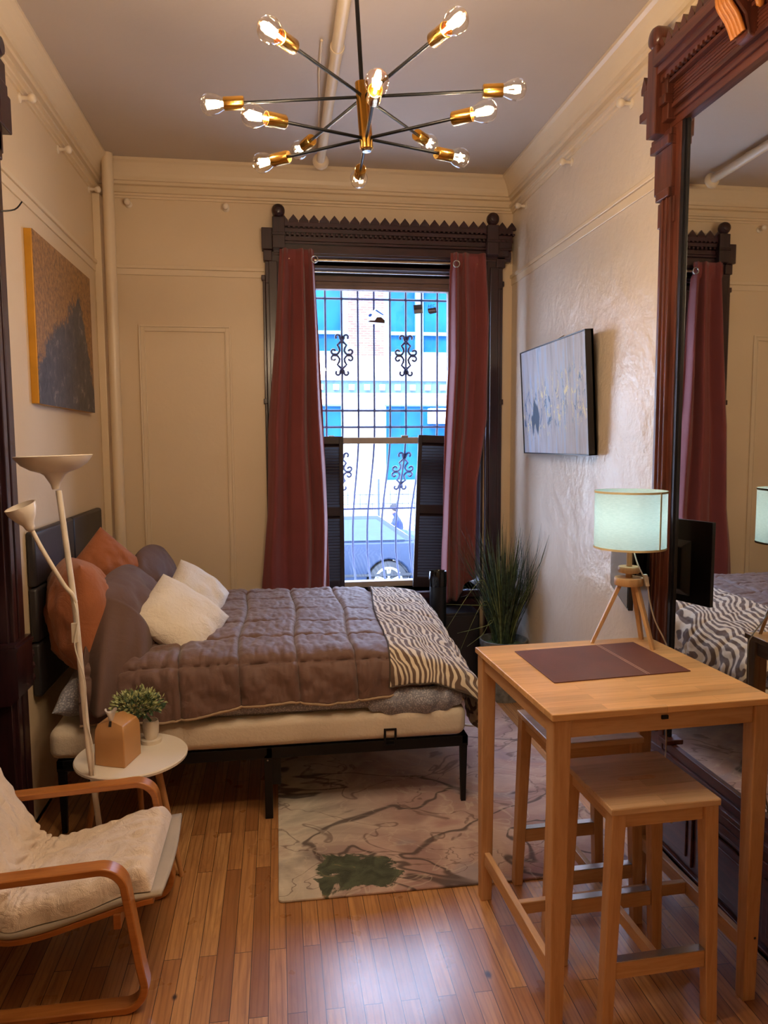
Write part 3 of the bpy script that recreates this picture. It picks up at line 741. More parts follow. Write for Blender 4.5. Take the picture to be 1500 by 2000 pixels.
# car
def car(loc, label):
    t = thing('car', loc, label, 'car')
    x0, y0, z0 = loc
    prof = [(1.02, .30), (1.06, .62), (1.0, .92), (.55, .98), (.05, 1.30), (-1.4, 1.36), (-2.2, 1.0), (-3.1, .88), (-3.35, .62), (-3.35, .30)]
    body = MB()
    W = 1.74
    low = [(1.02, .30), (1.06, .62), (1.0, .90), (.55, .97), (-2.2, .98), (-3.1, .86), (-3.35, .62), (-3.35, .30)]
    wheelcut = lambda cx: [(cx-.36*math.cos(a), .33+.36*math.sin(a)) for a in [math.pi*k/10 for k in range(11)]]
    poly = [(-3.35, .28)]+[(x, z) for x, z in wheelcut(-2.55) if z > .28]+[(x, z) for x, z in wheelcut(0) if z > .28]+[(1.02, .28)]+low[1:-1]
    body.prism(poly, lambda a, b: (x0+a, y0, z0+b), lambda a, b: (x0+a, y0+W, z0+b))
    body.build('car_body', 'carpaint', t, bevel=.03)
    cab = MB(); cab.hexa([(x0-2.15, y0+.05, z0+.95), (x0+.5, y0+.05, z0+.95), (x0+.5, y0+W-.05, z0+.95), (x0-2.15, y0+W-.05, z0+.95), (x0-1.45, y0+.2, z0+1.38), (x0-.15, y0+.2, z0+1.38), (x0-.15, y0+W-.2, z0+1.38), (x0-1.45, y0+W-.2, z0+1.38)])
    cab.build('cabin', 'carpaint', t, bevel=.04)
    gl = MB(); gl.hexa([(x0-1.95, y0+.045, z0+1.0), (x0+.28, y0+.045, z0+1.0), (x0+.28, y0+.06, z0+1.0), (x0-1.95, y0+.06, z0+1.0), (x0-1.4, y0+.165, z0+1.33), (x0-.18, y0+.165, z0+1.33), (x0-.18, y0+.18, z0+1.33), (x0-1.4, y0+.18, z0+1.33)])
    gl.build('side_window', 'carglass', t)
    mb = MB(); mb.box(x0+.78, x0+1.04, y0-.01, y0+.3, z0+.74, z0+.86); mb.build('tail_lamp', 'red', t, bevel=.01)
    MB().box(x0-3.3, x0+1.0, y0-.008, y0+.01, z0+.42, z0+.46).build('side_trim', 'tyre', t)
    for cx in (0, -2.55):
        for yy, s in ((y0+.02, -1), (y0+W-.22, 1)):
            w = MB(); w.lathe([(.20, 0), (.315, .01), (.33, .04), (.33, .16), (.315, .2), (.2, .2)], (x0+cx, yy, z0+.33), (0, 1, 0), 28)
            wo = w.build('wheel', 'tyre', t, smooth=True)
            r = MB(); r.lathe([(.20, .012), (.23, .0), (.235, .012)], (x0+cx, yy-.012, z0+.33), (0, 1, 0), 28, caps=False); r.lathe([(.0, -.006), (.05, -.004), (.055, .02)], (x0+cx, yy-.01, z0+.33), (0, 1, 0), 16)
            for k in range(5):
                a = 2*math.pi*k/5+.3
                for da in (-.12, .12):
                    r.tube([(x0+cx+.04*math.cos(a), yy-.008, z0+.33+.04*math.sin(a)), (x0+cx+.22*math.cos(a+da), yy-.004, z0+.33+.22*math.sin(a+da))], .016, 6)
            r.build('wheel_rim', 'rim', wo)
    return t
car((1.75, 11.6, -.72), 'blue-grey car parked at the kerb outside the window')

# window grille, bowed outward at the bottom
gr = thing('window_grille', (.74, 5.38, .5), 'dark wrought iron grille with scrolls outside the window, bowed out below', 'window grille')
def gy_(z): return 5.40+ (0 if z > 1.95 else .50*smooth01((1.95-z)/.85)*(1-.9*smooth01((1.0-z)/.55)))
zs = [3.05, 2.6, 2.2, 1.95, 1.85, 1.75, 1.65, 1.55, 1.45, 1.35, 1.25, 1.15, 1.05, .95, .85, .75, .65, .55]
for k in range(10):
    x = .243+.1177*k
    MB().tube([(x, gy_(z), z) for z in zs], .0085, 6).build('bar', 'iron', gr, smooth=True)
for z in (2.875, 2.075, 1.955, 1.315, .56):
    MB().tube([(.2, gy_(z), z), (1.34, gy_(z), z)], .0090, 6).build('cross_bar', 'iron', gr, smooth=True)
for z in (2.875, 2.075, .56):
    for xa, xb in ((.2, .03), (1.34, 1.46)): MB().tube([(xa, gy_(z), z), (xb, gy_(z), z), (xb, D+.31, z)], .0075, 6).build('wall_bracket', 'iron', gr, smooth=True)
def scroll_pts():
    out = []
    def curl(cx, cz, r, a0, a1, n=9): return [(cx+r*math.cos(a0+(a1-a0)*k/n)*(1-.25*k/n), cz+r*math.sin(a0+(a1-a0)*k/n)*(1-.25*k/n)) for k in range(n+1)]
    for sx in (-1, 1):
        for sz in (-1, 1):
            out.append([(sx*.004, sz*.095)]+[(sx*x, sz*z) for x, z in curl(.032, .128, .018, R(200), R(-60))])
            out.append([(sx*.004, sz*.100), (sx*.018, sz*.085), (sx*.034, sz*.070), (sx*.022, sz*.050), (sx*.018, sz*.030), (sx*.028, sz*.012), (sx*.045, 0)])
            out.append([(sx*.045, sz*.004), (sx*.064, sz*.004)]+[(sx*x, sz*z) for x, z in curl(.062, .024, .018, R(-50), R(170))])
    return out
for cx, cz in ((.478, 2.475), (.949, 2.475), (.478, 1.62), (.949, 1.62)):
    mb = MB()
    for pl in scroll_pts(): mb.tube([(cx+a*.98, gy_(cz+b)-.006, cz+b) for a, b in pl], .0085, 6)
    mb.ball((cx, gy_(cz+.1)-.006, cz+.1), .014, 8); mb.ball((cx, gy_(cz-.1)-.006, cz-.1), .014, 8)
    mb.build('scrollwork', 'iron', gr, smooth=True)
# ================================================================== FITTINGS
# curtains
rod = thing('curtain_rod', (.74, D-.11, 3.02), 'slim brass-coloured curtain rod across the window', 'curtain rod')
MB().tube([(.10, D-.088, 3.026), (1.35, D-.088, 3.032)], .0075, 12).build('rod', 'nickel', rod, smooth=True)
for x in (.10, 1.35): mb = MB(); mb.lathe([(.012, 0), (.014, .01), (.012, .02)], (x-.01, D-.088, 3.029), (1, 0, 0), 16); mb.build('end_cap', 'nickel', rod, smooth=True)
for x in (.13, 1.32): mb = MB(); mb.tube([(x, D-.088, 3.029), (x, D-.045, 3.029)], .006, 8); mb.build('bracket', 'nickel', rod, smooth=True)
def curtain(left, right, ztop, zbot, nf, ph, label, eye):
    t = thing('curtain', ((left[0][1]+right[0][1])/2, D-.10, zbot(0.5)), label, 'curtain', 'burgundy curtains at the window')
    def f(u, v):
        zb = zbot(u); z = lerp(ztop, zb, v)
        xl = interp(left, v); xr = interp(right, v)
        w = u+.03*math.sin(9*v+5*u)*v
        amp = lerp(.026, .036, smooth01(v*3))
        w2 = w+.07*math.sin(5.3*w+ph*2); y = D-.10-.012*v+amp*(math.sin(2*math.pi*nf*w2+ph+.4*math.sin(3*v))+.25*math.sin(4*math.pi*nf*w2+ph*3))
        x = lerp(xl, xr, u)+.010*math.cos(2*math.pi*nf*w+ph)*(1-abs(2*u-1))
        n = noise.noise(Vector((x*6, z*3, 1.3)))*.010*v
        return (x, min(y+n, D-(.100 if v < .05 else .062)), z)
    MB().grid(f, 150, 60).build('panel', 'curtain', t, smooth=80, solid=.003)
    for ex, ez in eye:
        mb = MB(); mb.tube([(ex+.021*math.cos(a), D-.135, ez+.021*math.sin(a)) for a in [2*math.pi*k/20 for k in range(20)]], .0045, 8, closed=True)
        mb.build('grommet', 'steel', t, smooth=True)
    return t
curtain([(0, .040), (.25, .0), (.5, -.055), (.75, -.07), (1, -.125)], [(0, .258), (.25, .285), (.5, .310), (.8, .330), (1, .335)], 3.088, lambda u: .79, 3.1, .5,
        'burgundy curtain gathered at the left side of the window', [(.262, 3.02)])
curtain([(0, 1.168), (.3, 1.165), (.5, 1.135), (.8, 1.122), (1, 1.105)], [(0, 1.405), (.2, 1.430), (.5, 1.42), (.7, 1.35), (1, 1.345)], 3.095, lambda u: lerp(.74, .90, smooth01((u-.35)/.6)), 2.6, 2.6,
        'burgundy curtain gathered at the right side of the window', [(1.200, 3.018)])
# pipes
wp = thing('heating_pipe', (-1.0, 4.88, 0), 'cream painted heating pipe rising up the back left corner', 'pipe')
MB().tube([(-1.008, 4.885, 0), (-1.0, 4.88, ZT)], .034, 20).build('pipe', 'trim', wp, smooth=True)
mb = MB(); mb.lathe([(.036, 0), (.055, 0), (.052, .012), (.036, .018)], (-1.008, 4.885, 0), (0, 0, 1), 24); mb.build('floor_collar', 'trim', wp, smooth=True)
mb = MB(); mb.tube([(-1.0, 4.85, 1.02), (-.965, 4.80, 1.02)], .012, 8); mb.build('valve', 'steel', wp, smooth=True)
cp = thing('ceiling_pipe', (.295, 4.7, 3.57), 'white painted pipe running along the ceiling above the chandelier', 'pipe')
MB().tube([(.295, -.9, 3.585), (.295, 3.2, 3.575), (.295, 4.66, 3.555)], .027, 18).build('pipe', 'trim', cp, smooth=True)
mb = MB(); mb.lathe([(.0, 0), (.02, .0), (.045, .012), (.05, .03), (.03, .05)], (.296, 4.64, 3.552), (0, 1, 0), 24); mb.build('end_cap', 'trim', cp, smooth=True)
for yy in (2.2, 3.4): mb = MB(); mb.tube([(.295, yy, 3.575), (.295, yy+.03, 3.575)], .032, 18); mb.box(.285, .305, yy, yy+.03, 3.58, ZT); mb.build('clamp', 'trim', cp, smooth=True)
MB().tube([(.228, 3.42, 3.606), (.232, 3.7, 3.604), (.25, 4.0, 3.606), (.268, 4.35, 3.606)], .006, 8).build('ceiling_cable', 'trim', None, smooth=True, cat='cable', label='thin painted cable running along the ceiling beside the pipe')
# wooden pegs high on the walls
def peg(p, d, label):
    mb = MB(); mb.lathe([(.022, 0), (.022, .004), (.010, .010), (.008, .034), (.016, .044), (.021, .054), (.018, .066), (.008, .072)], p, d, 16)
    o = mb.build('wall_peg', 'peg', None, smooth=True, cat='peg', group='white pegs under the cornice', label=label)
    return o
peg((XL, 3.62, 3.375), (1, 0, 0), 'white peg on the left wall, the nearest one, at the picture edge')
peg((XL, 4.20, 3.375), (1, 0, 0), 'white peg on the left wall, second from the front')
peg((XL, 4.84, 3.385), (1, 0, 0), 'white peg on the left wall beside the pipe')
peg((-.905, D, 3.357), (0, -1, 0), 'white peg on the back wall just right of the heating pipe')
peg((-.298, D, 3.353), (0, -1, 0), 'white peg on the back wall nearer the window')
peg((XR, 3.30, 3.368), (-1, 0, 0), 'white peg on the right wall beside the mirror crest')
peg((XR, 3.99, 3.362), (-1, 0, 0), 'white peg on the right wall midway to the corner')
peg((XR, 4.74, 3.362), (-1, 0, 0), 'white peg on the right wall near the back corner')

# painting on the left wall
pl = thing('painting', (XL+.036, 4.10, 2.025), 'large unframed gold and charcoal abstract canvas on the left wall', 'painting')
mb = MB(); mb.box(XL+.034, XL+.036, 3.588, 4.62, 2.025, 2.805); mb.build('painted_face', 'goldart', pl)
mb = MB(); mb.box(XL, XL+.034, 3.585, 4.62, 2.025, 2.805); mb.build('canvas_edge', 'goldedge', pl, bevel=.003)
# framed art on the right wall, leaning forward at the top
ra = thing('framed_painting', (1.605, 4.06, 1.768), 'black framed blue grey and cream abstract painting on the right wall', 'painting')
W2 = .50; H = .635
mb = MB(); t_ = .045; fw = .006
mb.box(-.022, .023, -W2, -W2+fw, 0, H); mb.box(-.022, .023, W2-fw, W2, 0, H); mb.box(-.022, .023, -W2, W2, 0, fw); mb.box(-.022, .023, -W2, W2, H-fw, H); mb.box(.010, .023, -W2, W2, 0, H)
fr = mb.build('frame', 'blackpaint', None, local=True, bevel=.001); fr.parent = ra
mb = MB(); mb.box(-.016, -.010, -W2+fw, W2-fw, fw, H-fw); fr = mb.build('canvas', 'blueart', None, local=True); fr.parent = ra
ra.location = scale_about_cam((1.592, 4.06, 1.768)); ra.rotation_euler = (0, R(-3.2), 0)
# wall behind gets two small hooks
MB().tube([(XR, 4.06, 2.44), (1.595, 4.06, 2.42)], .004, 6).build('picture_hook', 'steel', None, cat='hook', label='small metal hook above the black framed painting')
# television on an arm, turned to the bed
tv = thing('television', (1.50, 3.06, 1.15), 'black flat television on a wall arm beside the tall mirror', 'television')
A = Vector((1.398, 2.76, 0)); B = Vector((1.575, 3.29, 0)); e = (B-A).normalized(); nn = Vector((e.y, -e.x, 0))   # nn points to the back
L = (B-A).length
def tvb(mb, a0, a1, b0, b1, z0, z1, tap=0):
    p = lambda a, b, z: A+e*a+nn*b+Vector((0, 0, z))
    mb.hexa([p(a0, b0, z0), p(a1, b0, z0), p(a1-tap, b1, z0+tap), p(a0+tap, b1, z0+tap), p(a0, b0, z1), p(a1, b0, z1), p(a1-tap, b1, z1-tap), p(a0+tap, b1, z1-tap)])
mb = MB(); tvb(mb, 0, L, 0, .02, 1.152, 1.506); mb.build('housing', 'blackplastic', tv, bevel=.003)
mb = MB(); tvb(mb, .008, L-.008, -.003, 0, 1.162, 1.498); mb.build('screen', 'screen', tv)
mb = MB(); tvb(mb, .10, L-.10, .02, .05, 1.18, 1.42, .03); mb.build('back_cover', 'blackplastic', tv, bevel=.004)
mb = MB(); q = A+e*(L*.5)+nn*.05; mb.box(q.x-.03, q.x+.03, q.y-.05, q.y+.05, 1.27, 1.39); mb.tube([(q.x, q.y, 1.33), (XR-.02, q.y+.06, 1.33)], .018, 10); mb.box(XR-.02, XR, q.y-.0, q.y+.12, 1.24, 1.42)
mb.build('wall_arm', 'blackmetal', tv, bevel=.002)

# ------------------------------------------------------------------ tall mirror
mi = thing('pier_mirror', (1.59, 2.10, 0), 'floor to cornice antique mirror in a carved red-brown wooden frame on the right wall', 'mirror')
MB().box(1.585, 1.589, 1.42, 2.765, .60, 3.07).build('mirror_glass', 'mirror', mi)
MB().box(1.589, XR, 1.35, 2.85, .05, 3.3).build('backboard', 'mahm', mi)
for ysg, name in ((1, 'far'), (-1, 'near')):
    f = (lambda y: y) if ysg > 0 else (lambda y: 4.18-y)
    def bx(mb, xf, ya, yb, z0, z1):
        a, b = sorted((f(ya), f(yb))); mb.box(xf, XR, a, b, z0, z1)
    mb = MB()
    bx(mb, 1.568, 2.765, 2.905, .50, 3.10); bx(mb, 1.552, 2.80, 2.885, .62, 2.80); bx(mb, 1.545, 2.82, 2.83, .62, 2.80); bx(mb, 1.545, 2.85, 2.86, .62, 2.80)
    bx(mb, 1.560, 2.79, 2.915, 2.70, 2.80); bx(mb, 1.540, 2.80, 2.90, 2.80, 2.835); bx(mb, 1.552, 2.80, 2.935, 2.835, 3.0)
    bx(mb, 1.535, 2.80, 2.945, 3.0, 3.035); bx(mb, 1.545, 2.80, 2.955, 3.035, 3.06); bx(mb, 1.53, 2.80, 2.96, 3.09, 3.15)
    bx(mb, 1.515, 2.80, 3.005, 3.15, 3.185); bx(mb, 1.525, 2.80, 2.995, 3.185, 3.27)
    bx(mb, 1.500, 2.845, 2.915, 3.05, 3.385); bx(mb, 1.545, 2.70, 2.765, .60, .62)
    mb.build('pilaster', 'mahm', mi, bevel=.004)
    mb = MB(); bx(mb, 1.572, 2.745, 2.765, .60, 3.07); bx(mb, 1.579, 2.735, 2.745, .60, 3.07); mb.build('inner_fillet', 'blackpaint', mi, bevel=.001)
    mb = MB()
    for q0, q1 in ((3.27, 3.33), (3.27, 3.31)): pass
    for k in range(2):
        ya = 2.935+.045*k; mb.prism([(f(ya), 3.27), (f(ya+.042), 3.27), (f(ya+.042), 3.29), (f(ya+.021), 3.335), (f(ya), 3.29)], lambda a, b: (1.53, a, b), lambda a, b: (1.555, a, b))
    mb.build('sawtooth_crest', 'mahm', mi)
    mb = MB(); mb.lathe([(.012, 0), (.034, .004), (.043, .018), (.043, .06), (.034, .075), (.012, .08)], (1.495, f(2.88), 3.425), (1, 0, 0), 24)
    mb.build('finial', 'mahm', mi, smooth=True)
mb = MB()
for xf, z0, z1 in ((1.565, 3.07, 3.10), (1.556, 3.10, 3.115), (1.562, 3.115, 3.13), (1.545, 3.13, 3.145), (1.555, 3.145, 3.22), (1.53, 3.222, 3.235), (1.52, 3.25, 3.27), (1.505, 3.27, 3.30), (1.49, 3.30, 3.33), (1.50, 3.33, 3.35)):
    mb.box(xf, XR, 1.30, 2.85, z0, z1)
z = 3.15
while z < 3.215: mb.box(1.551, 1.556, 1.33, 2.84, z, z+.006); z += .013
y = 1.32
while y < 2.84: mb.box(1.515, 1.53, y, y+.016, 3.236, 3.25); y += .03
mb.build('cornice', 'mahmy', mi, bevel=.0015)
mb = MB(); y = 1.36
while y < 2.82:
    mb.prism([(y, 3.35), (y+.046, 3.35), (y+.046, 3.375), (y+.023, 3.41), (y, 3.375)], lambda a, b: (1.515, a, b), lambda a, b: (1.54, a, b)); y += .052
mb.build('sawtooth_crest', 'mahmy', mi, bevel=.001)
# centre pediment and carved drops
mb = MB(); mb.box(1.505, XR, 1.74, 2.44, 3.35, 3.43); mb.box(1.49, XR, 1.72, 2.46, 3.43, 3.45); mb.box(1.51, XR, 1.80, 2.38, 3.45, 3.53)
mb.build('pediment', 'mahmy', mi, bevel=.005)
for yy in (2.33, 1.85):
    mb = MB(); mb.prism([(3.34, 1.455), (3.30, 1.45), (3.24, 1.475), (3.20, 1.51), (3.14, 1.525), (3.13, 1.56), (3.34, 1.56)], lambda a, b: (b, yy-.035, a), lambda a, b: (b, yy+.035, a))
    br = mb.build('bracket', 'mahm', mi, bevel=.006)
    mb = MB()
    for k in range(4): mb.tube(spline([(1.453, yy-.026+.0175*k, 3.31), (1.452, yy-.026+.0175*k, 3.25), (1.487, yy-.026+.0175*k, 3.20), (1.510, yy-.026+.0175*k, 3.15)], 4), .009, 8)
    mb.build('fluted_drop', 'gilt', br, smooth=True)
mb = MB()
for k in range(14):
    a = 2.26-.026*k; mb.ball((1.535, a, 3.222+.012*math.sin(k*1.3)), .018, 8, (1, .6, 1.2))
mb.build('carved_swag', 'gilt', mi, smooth=True)
mb = MB()
for xf, z0, z1 in ((1.545, .0, .07), (1.560, .07, .12), (1.552, .12, .14), (1.572, .14, .44), (1.553, .15, .165), (1.560, .42, .44), (1.545, .44, .47), (1.552, .47, .51), (1.540, .51, .53), (1.560, .53, .56), (1.572, .56, .60)):
    mb.box(xf, XR, 1.28, 2.90, z0, z1)
mb.build('base_moulding', 'mahmy', mi, bevel=.003)
for y0, y1 in ((1.32, 1.62), (1.68, 2.10), (2.16, 2.46), (2.52, 2.84)):
    mb = MB(); mb.box(1.562, 1.573, y0, y1, .18, .40); mb.box(1.556, 1.563, y0+.03, y1-.03, .21, .37); mb.build('base_panel', 'mahmy', mi, bevel=.006)

# ------------------------------------------------------------------ doorway on the left wall
dr = thing('door_1', (-1.12, 2.4, 0), None, None, kind='structure')
mb = MB()
for y0, y1 in ((3.02, 3.19), (1.62, 1.79)):
    mb.box(XL-.10, XL+.045, y0, y1, 0, 3.10); mb.box(XL, XL+.062, y0+.02, y0+.06, 0, 3.05); mb.box(XL, XL+.062, y0+.08, y0+.12, 0, 3.05); mb.box(XL, XL+.052, y1-.03, y1, 0, 3.05)
mb.build('casing', 'mah', dr, bevel=.004)
for y0, y1 in ((2.99, 3.185), (1.60, 1.80)):
    mb = MB(); y1 -= .01; mb.box(XL, XL+.082, y0, y1, .84, 1.03); mb.box(XL, XL+.088, y0-.004, y1+.004, 1.03, 1.042); mb.box(XL, XL+.078, y0, y1, 1.042, 1.055)
    mb.prism([(.84, 0), (.81, 0), (.81, .05), (.84, .082)], lambda a, b: (XL+b, y0, a), lambda a, b: (XL+b, y1, a))
    for k in range(3):
        for j in range(3): mb.ball((XL+.035+.022*j, y1, .87+.05*k), .012, 8, (1, .6, 1.5))
    mb.build('carved_block', 'mah', dr, bevel=.004)
mb = MB(); mb.box(XL-.1, XL+.06, 1.6, 3.19, 2.95, 3.20); mb.box(XL, XL+.085, 1.58, 3.21, 3.20, 3.24); mb.box(XL, XL+.075, 3.10, 3.225, 3.24, 3.33); mb.box(XL, XL+.09, 3.10, 3.225, 3.06, 3.20); mb.box(XL, XL+.06, 3.10, 3.205, 2.98, 3.06)
mb.build('header', 'mah', dr, bevel=.006)
mb = MB(); mb.lathe([(.015, 0), (.036, .005), (.042, .02), (.042, .05), (.03, .065)], (XL+.02, 3.17, 3.372), (1, 0, 0), 20); mb.build('finial', 'mah', dr, smooth=True)
mb = MB(); mb.box(XL-.36, XL-.32, 1.7, 3.1, 0, 2.95)
for a, b in ((.2, .95), (1.1, 2.7)):
    for c, d in ((1.85, 2.38), (2.48, 3.0)): mb.box(XL-.32, XL-.305, c, d, a, b)
mb.build('door_leaf', 'mah', dr, bevel=.008)
mb = MB(); mb.box(XL-.4, XL-.1, 1.70, 1.75, 0, 2.95); mb.box(XL-.4, XL-.1, 3.08, 3.12, 0, 2.95); mb.box(XL-.4, XL-.1, 1.7, 3.12, 2.95, 3.0)
mb.build('jamb', 'mah', dr)
# bare wire hook poking in at the left edge
MB().tube(spline([(XL+.05, 3.13, 2.74), (XL+.10, 3.17, 2.76), (XL+.12, 3.20, 2.80)], 4), .003, 6).build('wire_hook', 'blackmetal', None, smooth=True, cat='hook', label='thin dark wire hook on the left door casing')

# ------------------------------------------------------------------ headboard
hb = thing('headboard', (XL+.03, 4.0, .70), 'charcoal leatherette panelled headboard fixed to the left wall', 'headboard')
for z0, z1 in ((1.205, 1.455), (.955, 1.20), (.705, .95)):
    for y0, y1 in ((3.40, 4.03), (4.035, 4.66)):
        mb = MB(); mb.box(XL+.002, XL+.042, y0, y1, z0, z1); mb.build('padded_panel', 'leather', hb, bevel=.014, smooth=True)

ABOUT_CAM[0] = False
# ------------------------------------------------------------------ bed
bf = thing('metal_bed', (-.07, 4.22, 0), 'black metal platform bed standing under the mattress', 'bed')
Y0, Y1 = 3.50, 5.04; X0, X1 = -1.05, .93; zt = .365
mb = MB(); mb.box(X0, X1, Y0, Y0+.03, zt-.058, zt-.005); mb.build('side_rail', 'blackmetal', bf, bevel=.002)
mb = MB(); mb.box(X0, X1, Y1-.03, Y1, zt-.058, zt-.005); mb.build('side_rail', 'blackmetal', bf, bevel=.002)
for xx in (X0, X1-.03, -.08): mb = MB(); mb.box(xx, xx+.03, Y0, Y1, zt-.045, zt-.005); mb.build('end_rail' if xx != -.08 else 'centre_rail', 'blackmetal', bf, bevel=.002)
for k in range(11):
    xx = X0+.1+.17*k; mb = MB(); mb.box(xx, xx+.02, Y0+.03, Y1-.03, zt-.03, zt-.006); mb.build('slat', 'blackmetal', bf)
for xx, yy in ((X0+.02, Y0+.02), (X1-.02, Y0+.02), (X0+.02, Y1-.02), (X1-.02, Y1-.02), (-.07, Y1-.02), (-.07, 4.2)):
    mb = MB(); mb.hexa([(xx-.012, yy-.012, 0), (xx+.012, yy-.012, 0), (xx+.012, yy+.012, 0), (xx-.012, yy+.012, 0), (xx-.018, yy-.018, zt-.04), (xx+.018, yy-.018, zt-.04), (xx+.018, yy+.018, zt-.04), (xx-.018, yy+.018, zt-.04)]); mb.build('leg', 'blackmetal', bf, bevel=.002)
mb = MB(); mb.box(-.090, -.052, Y0, Y0+.035, 0, zt-.04); l = mb.build('leg', 'blackmetal', bf, bevel=.002)
mb = MB(); mb.box(-.052, -.01, Y0+.01, Y0+.03, .17, zt-.04); mb.build('leg_bracket', 'blackmetal', l)
MB().ball((-.074, Y0-.001, .30), .006, 8).build('bolt', 'steel', l)
mb = MB(); frame_rect(mb, .498, .562, .335, .425, .011, Y0-.012, Y0-.004); mb.build('mattress_retainer', 'blackmetal', bf, bevel=.001)

def slab(x0, x1, y0, y1, z0, z1, r, seg=6, wob=0.0, nx=30, ny=20):
    # rounded cushion-like slab (rounded in plan and section)
    mb = MB()
    prof = [(-r+r*math.sin(a), z0+r-r*math.cos(a)) for a in [math.pi/2*k/seg for k in range(seg+1)]]+[(-r+r*math.cos(a), z1-r+r*math.sin(a)) for a in [math.pi/2*k/seg for k in range(seg+1)]]
    def ring(o):
        pts = []; rr = max(.02, r*1.2)
        cs = [((x1-rr), (y1-rr), 0), ((x0+rr), (y1-rr), 90), ((x0+rr), (y0+rr), 180), ((x1-rr), (y0+rr), 270)]
        out = []
        for i, (cx, cy, a0) in enumerate(cs):
            for k in range(7):
                a = R(a0+15*k); out.append(Vector((cx+(rr+o)*math.cos(a), cy+(rr+o)*math.sin(a), 0)))
            nxt = cs[(i+1) % 4]; p = out[-1]; q = Vector((nxt[0]+(rr+o)*math.cos(R(nxt[2])), nxt[1]+(rr+o)*math.sin(R(nxt[2])), 0))
            m = max(2, int((q-p).length/.06))
            for k in range(1, m): out.append(p.lerp(q, k/m))
        return out
    rings = []
    for o, z in prof:
        rg = ring(o)
        rings.append([(p.x, p.y, z) for p in rg])
    n = len(rings[0]); vs = []
    for rg in rings:
        for i, p in enumerate(rg):
            d = Vector((p[0]-(x0+x1)/2, p[1]-(y0+y1)/2, 0)).normalized()
            w = wob*noise.noise(Vector((p[0]*5, p[1]*5, p[2]*9)))
            vs.append((p[0]+d.x*w, p[1]+d.y*w, p[2]+w*.5))
    fs = [(j*n+i, j*n+(i+1) % n, (j+1)*n+(i+1) % n, (j+1)*n+i) for j in range(len(rings)-1) for i in range(n)]
    fs += [tuple(range(n))[::-1], tuple((len(rings)-1)*n+i for i in range(n))]
    mb.add(vs, fs); return mb
slab(-1.085, .925, 3.49, 5.05, .362, .512, .045, wob=.010).build('mattress', 'mattress', None, smooth=60, cat='mattress', label='cream knit mattress lying on the black bed frame')
# grey sheet bunching out under the comforter
sh = slab(-.90, .90, 3.525, 5.01, .513, .66, .03)
shq = thing('bed_sheet', (0, 4.2, .505), 'grey patterned sheet bunched out below the comforter at the foot', 'sheet')
sh.build('sheet_body', 'sheet', shq, smooth=60)
def ruff(u, v):
    x = lerp(.42, .90, u); fold = .5+.5*math.sin(u*26+2*math.sin(u*7)); env = math.sin(math.pi*min(1, u*1.02))**.5 if 0 < u < 1 else 0
    z = lerp(.63, .545-.055*env-.012*fold, v); y = 3.515-.012-.052*env*math.sin(math.pi*min(1, v*.9+.1))*(.55+.45*fold)
    return (x, y, z)
MB().grid(ruff, 90, 14).build('ruffle', 'sheet', shq, smooth=80, solid=.004)
def ruff2(u, v):
    x = lerp(-.90, .45, u); fold = noise.noise(Vector((u*14, v*3, 0)))
    return (x, 3.505-.016*math.sin(math.pi*v)-.006*fold, lerp(.60, .538+.010*fold, v))
MB().grid(ruff2, 90, 6).build('ruffle', 'sheet', shq, smooth=80, solid=.003)

